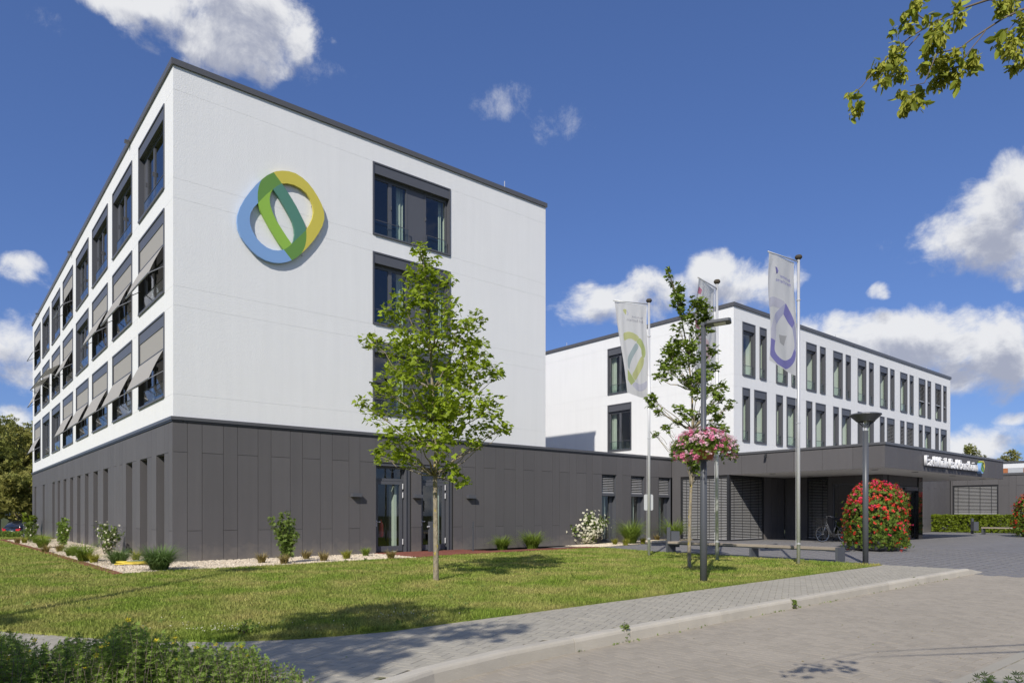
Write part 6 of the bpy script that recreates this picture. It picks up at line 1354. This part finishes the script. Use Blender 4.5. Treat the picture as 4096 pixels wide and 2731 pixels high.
bush('loose_shrub', 'loose light green upright shrub in front of the dark panels', b_at(1145, 2254), 1.5, .46, 800, 'leaf_shrub', 0, leaf=.06, loose=.8, stems=10)
bush('green_shrub', 'fresh green shrub at the far corner of the dark building', dep(112, 2130, 41), 1.25, .42, 500, 'leaf_hedge', 0, leaf=.09, stems=10)
bush('thistle', 'small dark thistle weed in the lawn edge by the pavement', b_at(985, 2545, .02), .17, .09, 40, 'leaf_bush', 0, leaf=.035, stems=6)
# clover heads scattered in the lawn
n = 90; xs = np.concatenate([rng.normal(870, 110, n // 2), rng.normal(1620, 90, n // 3), rng.uniform(600, 1500, n // 6 + 3)]); ys_ = np.concatenate([rng.normal(2533, 9, n // 2), rng.normal(2470, 10, n // 3), rng.uniform(2480, 2540, n // 6 + 3)])
P = np.array([tuple(gnd(a, c)) for a, c in zip(xs, ys_)]); k = inside(P[:, 0], P[:, 1], LAWN); P = P[k]; P[:, 2] = rng.uniform(.05, .08, len(P))
o = scatter('clover', OCT_V, OCT_F, P, rand_rot(len(P)), rng.uniform(.006, .010, len(P)), 'petal_white', kind='stuff'); tag(o, 'small white clover heads dotted in the lawn', 'clover')
n = 110; P = []
for _ in range(n):
    s_ = random.random() ** .7 * 14; a = kp(s_); P.append((a.x, a.y - .16 + random.gauss(0, .02), RZ + .01))
P = np.array(P); o = scatter('joint_weeds', CLUMP_V, CLUMP_F, P, rand_rot(len(P), .5), rng.uniform(.008, .026, len(P)), 'leaf_shrub', kind='stuff'); tag(o, 'tiny weeds and moss growing along the foot of the kerb', 'weeds')
for i, (x, y, h) in enumerate(((2497, 2562, .24), (3170, 2432, .16), (3659, 2337, .16))):
    p = gnd(x, y, RZ); bush('kerb_weed', ['leafy weed sprouting against the kerb near the pavement bend', 'wispy weed at the middle of the kerb', 'small weed at the kerb near its lowered end'][i], p, h, .06, 40, 'leaf_shrub', 0, leaf=.03, stems=4, cat='weed')

# tall columns of red geraniums
def geranium_column(p, H, Rr, label, n=3600, heads=760):
    t = thing('geranium_column', label, 'flower column', p, 'red geranium columns on the plaza')
    mb = W(); mb.lathe([(0, 0), (Rr * .72, 0), (Rr * .78, .05), (Rr * .78, .2), (Rr * .6, .24), (Rr * .55, H * .85), (0, H * .9)], tuple(p), 18); mb.build('planter', 'anthracite_dark', t)
    for k in range(3): a = k * 2.1 + .5; mb = W(); mb.box(p[0] + Rr * .6 * math.cos(a) - .05, p[0] + Rr * .6 * math.cos(a) + .05, p[1] + Rr * .6 * math.sin(a) - .05, p[1] + Rr * .6 * math.sin(a) + .05, p[2] - .05, p[2] + .12); mb.build('foot', 'rubber', t)
    def surf(k, lo=0.0):
        s_ = rng.uniform(lo, 1, k); th_ = rng.uniform(0, 2 * np.pi, k); lump = 1 + .06 * np.sin(3 * th_ + 6 * s_) + .06 * np.sin(7 * th_ + 11 * s_) + .05 * np.sin(13 * th_ - 17 * s_)
        rad_ = Rr * np.where(s_ < .62, 1.06 - .09 * s_, np.sqrt(np.clip(1 - ((s_ - .62) / .39) ** 2, 0, 1)) * 1.0) * lump; rad_ = rad_ * np.where(s_ > .97, rng.uniform(0, 1, k), 1)
        return np.column_stack([p[0] + rad_ * np.cos(th_), p[1] + rad_ * np.sin(th_), p[2] + .13 + s_ * (H - .13)]), s_, th_
    C_, s_, th_ = surf(n); C_[:, :2] += rng.normal(0, .065, (n, 2)); C_[:, 2] += rng.normal(0, .06, n); C_[:, 2] = np.maximum(C_[:, 2], p[2] + .08)
    N_ = C_ - np.array([p[0], p[1], p[2] + H * .45]); N_ = N_ / np.linalg.norm(N_, axis=1, keepdims=True) + rng.normal(0, .55, N_.shape)
    scatter('foliage', CLUMP_V, CLUMP_F, C_, rot_from_normal(N_, rng.uniform(0, 6, n)), rng.uniform(.05, .085, n), 'leaf_geranium', t)
    C_, s_, th_ = surf(heads * 2); keep = rng.uniform(0, 1, heads * 2) < (.10 + .85 * s_ ** 1.5); C_, s_ = C_[keep], s_[keep]; m_ = len(C_); N_ = C_ - np.array([p[0], p[1], p[2] + H * .45]); N_ /= np.linalg.norm(N_, axis=1, keepdims=True); C_ = C_ + N_ * rng.uniform(.0, .15, (m_, 1))
    hd_ = (C_[:, None, :] + rng.normal(0, .022, (m_, 9, 3))).reshape(-1, 3); NN = np.repeat(N_, 9, 0) + rng.normal(0, .35, (m_ * 9, 3))
    kind_ = (rng.uniform(0, 1, m_) < (.15 + .6 * s_ ** 3)).astype(int)
    scatter('blossom', FLOWER_V, FLOWER_F, hd_, rot_from_normal(NN, rng.uniform(0, 6, len(hd_))), rng.uniform(.018, .03, len(hd_)), ['petal_red', 'petal_pinkred'], t, mi=np.repeat(kind_, 9)); return t
c1 = gnd(3505, 2205, .05); geranium_column((c1.x, c1.y, zp(c1.x, c1.y)), 2.28, .84, 'tall rounded column of red geraniums standing before the entrance porch')
c2 = gnd(4150, 2148, .12); geranium_column((c2.x, c2.y, zp(c2.x, c2.y)), 2.3, .9, 'red geranium column standing alone in front of the clipped hedge bench', 3000, 620)

# cinquefoil bushes in the foreground
PAL_V, PAL_F = [], []
for k in range(5):
    a = (k - 2) * .62; x_, y_ = math.sin(a), math.cos(a); b_ = len(PAL_V); PAL_V += [(0, 0, 0), (x_ * .5 - y_ * .13, y_ * .5 + x_ * .13, .05), (x_, y_, -.02), (x_ * .5 + y_ * .13, y_ * .5 - x_ * .13, .05)]; PAL_F.append((b_, b_ + 1, b_ + 2, b_ + 3))
TOPL = [(-300, 2515), (0, 2528), (90, 2530), (130, 2556), (165, 2578), (230, 2560), (300, 2536), (400, 2552), (460, 2503), (505, 2484), (545, 2482), (590, 2524), (655, 2530), (720, 2556), (765, 2556), (810, 2575), (852, 2562), (915, 2572), (958, 2568), (1012, 2574), (1050, 2612), (1085, 2650), (1118, 2634), (1180, 2656), (1218, 2684), (1262, 2712), (1330, 2780)]
TOPR = [(3855, 2735), (3880, 2690), (3915, 2668), (3950, 2690), (3990, 2735), (4000, 2700), (4040, 2690), (4075, 2675), (4150, 2650)]
def cinquefoil(label, x0, x1, n, tl, dr, nfl, leaf=.021):
    c0 = dep((x0 + x1) / 2, HY, sum(dr) / 2); t = thing('cinquefoil_bush', label, 'shrub', (c0.x, c0.y, -.02), 'cinquefoil bushes on the verge'); mb = W(); P = []; U_ = []; FP = []
    for _ in range(n):
        x = random.uniform(x0, x1); d = random.uniform(*dr); y = np.interp(x, [p[0] for p in tl], [p[1] for p in tl]); j = abs(random.gauss(0, 1)) * 50 + (0 if random.random() < .25 else random.uniform(0, 230))
        top = dep(x, y + j, d); bs = Vector((top.x + random.gauss(0, .1), top.y + random.gauss(0, .1), -.05)); 
        if top.z < .06: continue
        limb(mb, bs, top, .003, .0012, sag=-.03, n=3, seg=3, wob=.04); L = top.z
        k = int(min(.6, L * .97) / .021)
        for i in range(k):
            c = top + (bs - top).normalized() * (i * .021); a = i * 2.4 + random.uniform(-.4, .4); P.append((c.x + math.cos(a) * .006, c.y + math.sin(a) * .006, c.z)); tl_ = .5 + .5 * min(1, i / 5); U_.append((math.cos(a) * tl_, math.sin(a) * tl_, 1.15 - .65 * min(1, i / 6)))
        if random.random() < nfl and j < 150: FP.append((top.x, top.y, top.z + .012))
    mb.build('stems', 'bark_pale', t); P, U_ = np.array(P), np.array(U_); m_ = len(P)
    # the leaflet fan's long axis follows U_ (outwards and up)
    ydir = U_ / np.linalg.norm(U_, axis=1, keepdims=True); xd = np.cross(ydir, np.array([[0, 0, 1.0]]) + rng.normal(0, .15, ydir.shape)); xd /= np.linalg.norm(xd, axis=1, keepdims=True)
    scatter('foliage', PAL_V, PAL_F, P, np.stack([xd, ydir, np.cross(xd, ydir)], 2), rng.uniform(.75, 1.25, m_) * leaf * 1.25, 'leaf_bush', t)
    if FP:
        FP = np.array(FP); N_ = rng.normal(0, .35, FP.shape); N_[:, 2] += 1; N_[:, :2] -= np.array(FW) * .5
        scatter('blossom', FLOWER_V, FLOWER_F, FP, rot_from_normal(N_, rng.uniform(0, 6, len(FP))), rng.uniform(.012, .019, len(FP)), 'petal_yellow', t)
cinquefoil('dark green cinquefoil bush with scattered yellow flowers filling the verge corner', -250, 430, 900, TOPL, (4.1, 5.3), .09)
cinquefoil('tallest cinquefoil bush of the verge with yellow flowers at its sides', 380, 760, 600, TOPL, (4.1, 5.2), .09)
cinquefoil('cinquefoil bush with small leaves nearest the pavement bend', 720, 1075, 560, TOPL, (4.0, 4.9), .06, .018)
cinquefoil('lowest fine leaved cinquefoil bush beside the kerb bend', 1040, 1320, 300, TOPL, (3.9, 4.5), .0, .014)
cinquefoil('cinquefoil bush tips at the far footway edge', 3860, 4150, 60, TOPR, (3.7, 4.3), .02, .024)
# litter of leaves and seeds on the paving and the grass
n = 700; dd = rng.uniform(6.2, 24, n); uu_ = rng.uniform(-.74, .74, n); X_ = CAM[0] + dd * (FW[0] + RT[0] * uu_); Y_ = CAM[1] + dd * (FW[1] + RT[1] * uu_)
onroad = inside(X_, Y_, RV) & (Y_ < -15.4); onpave = inside(X_, Y_, PAVE); k = onroad | onpave; X_, Y_ = X_[k], Y_[k]; Z_ = np.where(onroad[k], RZ, 0) + .006; n = len(X_)
o = scatter('leaf_litter', QUAD_V, QUAD_F, np.column_stack([X_, Y_, Z_]), rand_rot(n, 2.0, .5), rng.uniform(.006, .022, n), ['sedge_brown', 'bark_dark', 'leaf_shrub'], kind='stuff', mi=rng.integers(0, 3, n)); tag(o, 'scattered dry leaves and seeds lying on the paving', 'leaves')
n = 160; dd = rng.uniform(7, 22, n); uu_ = rng.uniform(-.74, .74, n); X_ = CAM[0] + dd * (FW[0] + RT[0] * uu_); Y_ = CAM[1] + dd * (FW[1] + RT[1] * uu_); k = inside(X_, Y_, LAWN); X_, Y_ = X_[k], Y_[k]; n = len(X_)
o = scatter('lawn_weeds', CLUMP_V, CLUMP_F, np.column_stack([X_, Y_, np.full(n, .05)]), rand_rot(n, 1.2), rng.uniform(.03, .08, n), 'leaf_shrub', kind='stuff'); tag(o, 'flat broad leaved weeds scattered in the lawn', 'weeds')
# plants standing inside the porch window
for i, u_ in enumerate((ub[3] + .35, ub[4] - .3)): bush('indoor_plant', ['leafy indoor plant behind the porch window near the slatted bay', 'leafy indoor plant behind the porch window near the dark panels'][i], (xi + .55, -u_, ZF), 1.15, .38, 260, 'leaf_shrub', 0, leaf=.09, stems=8, cat='plant')
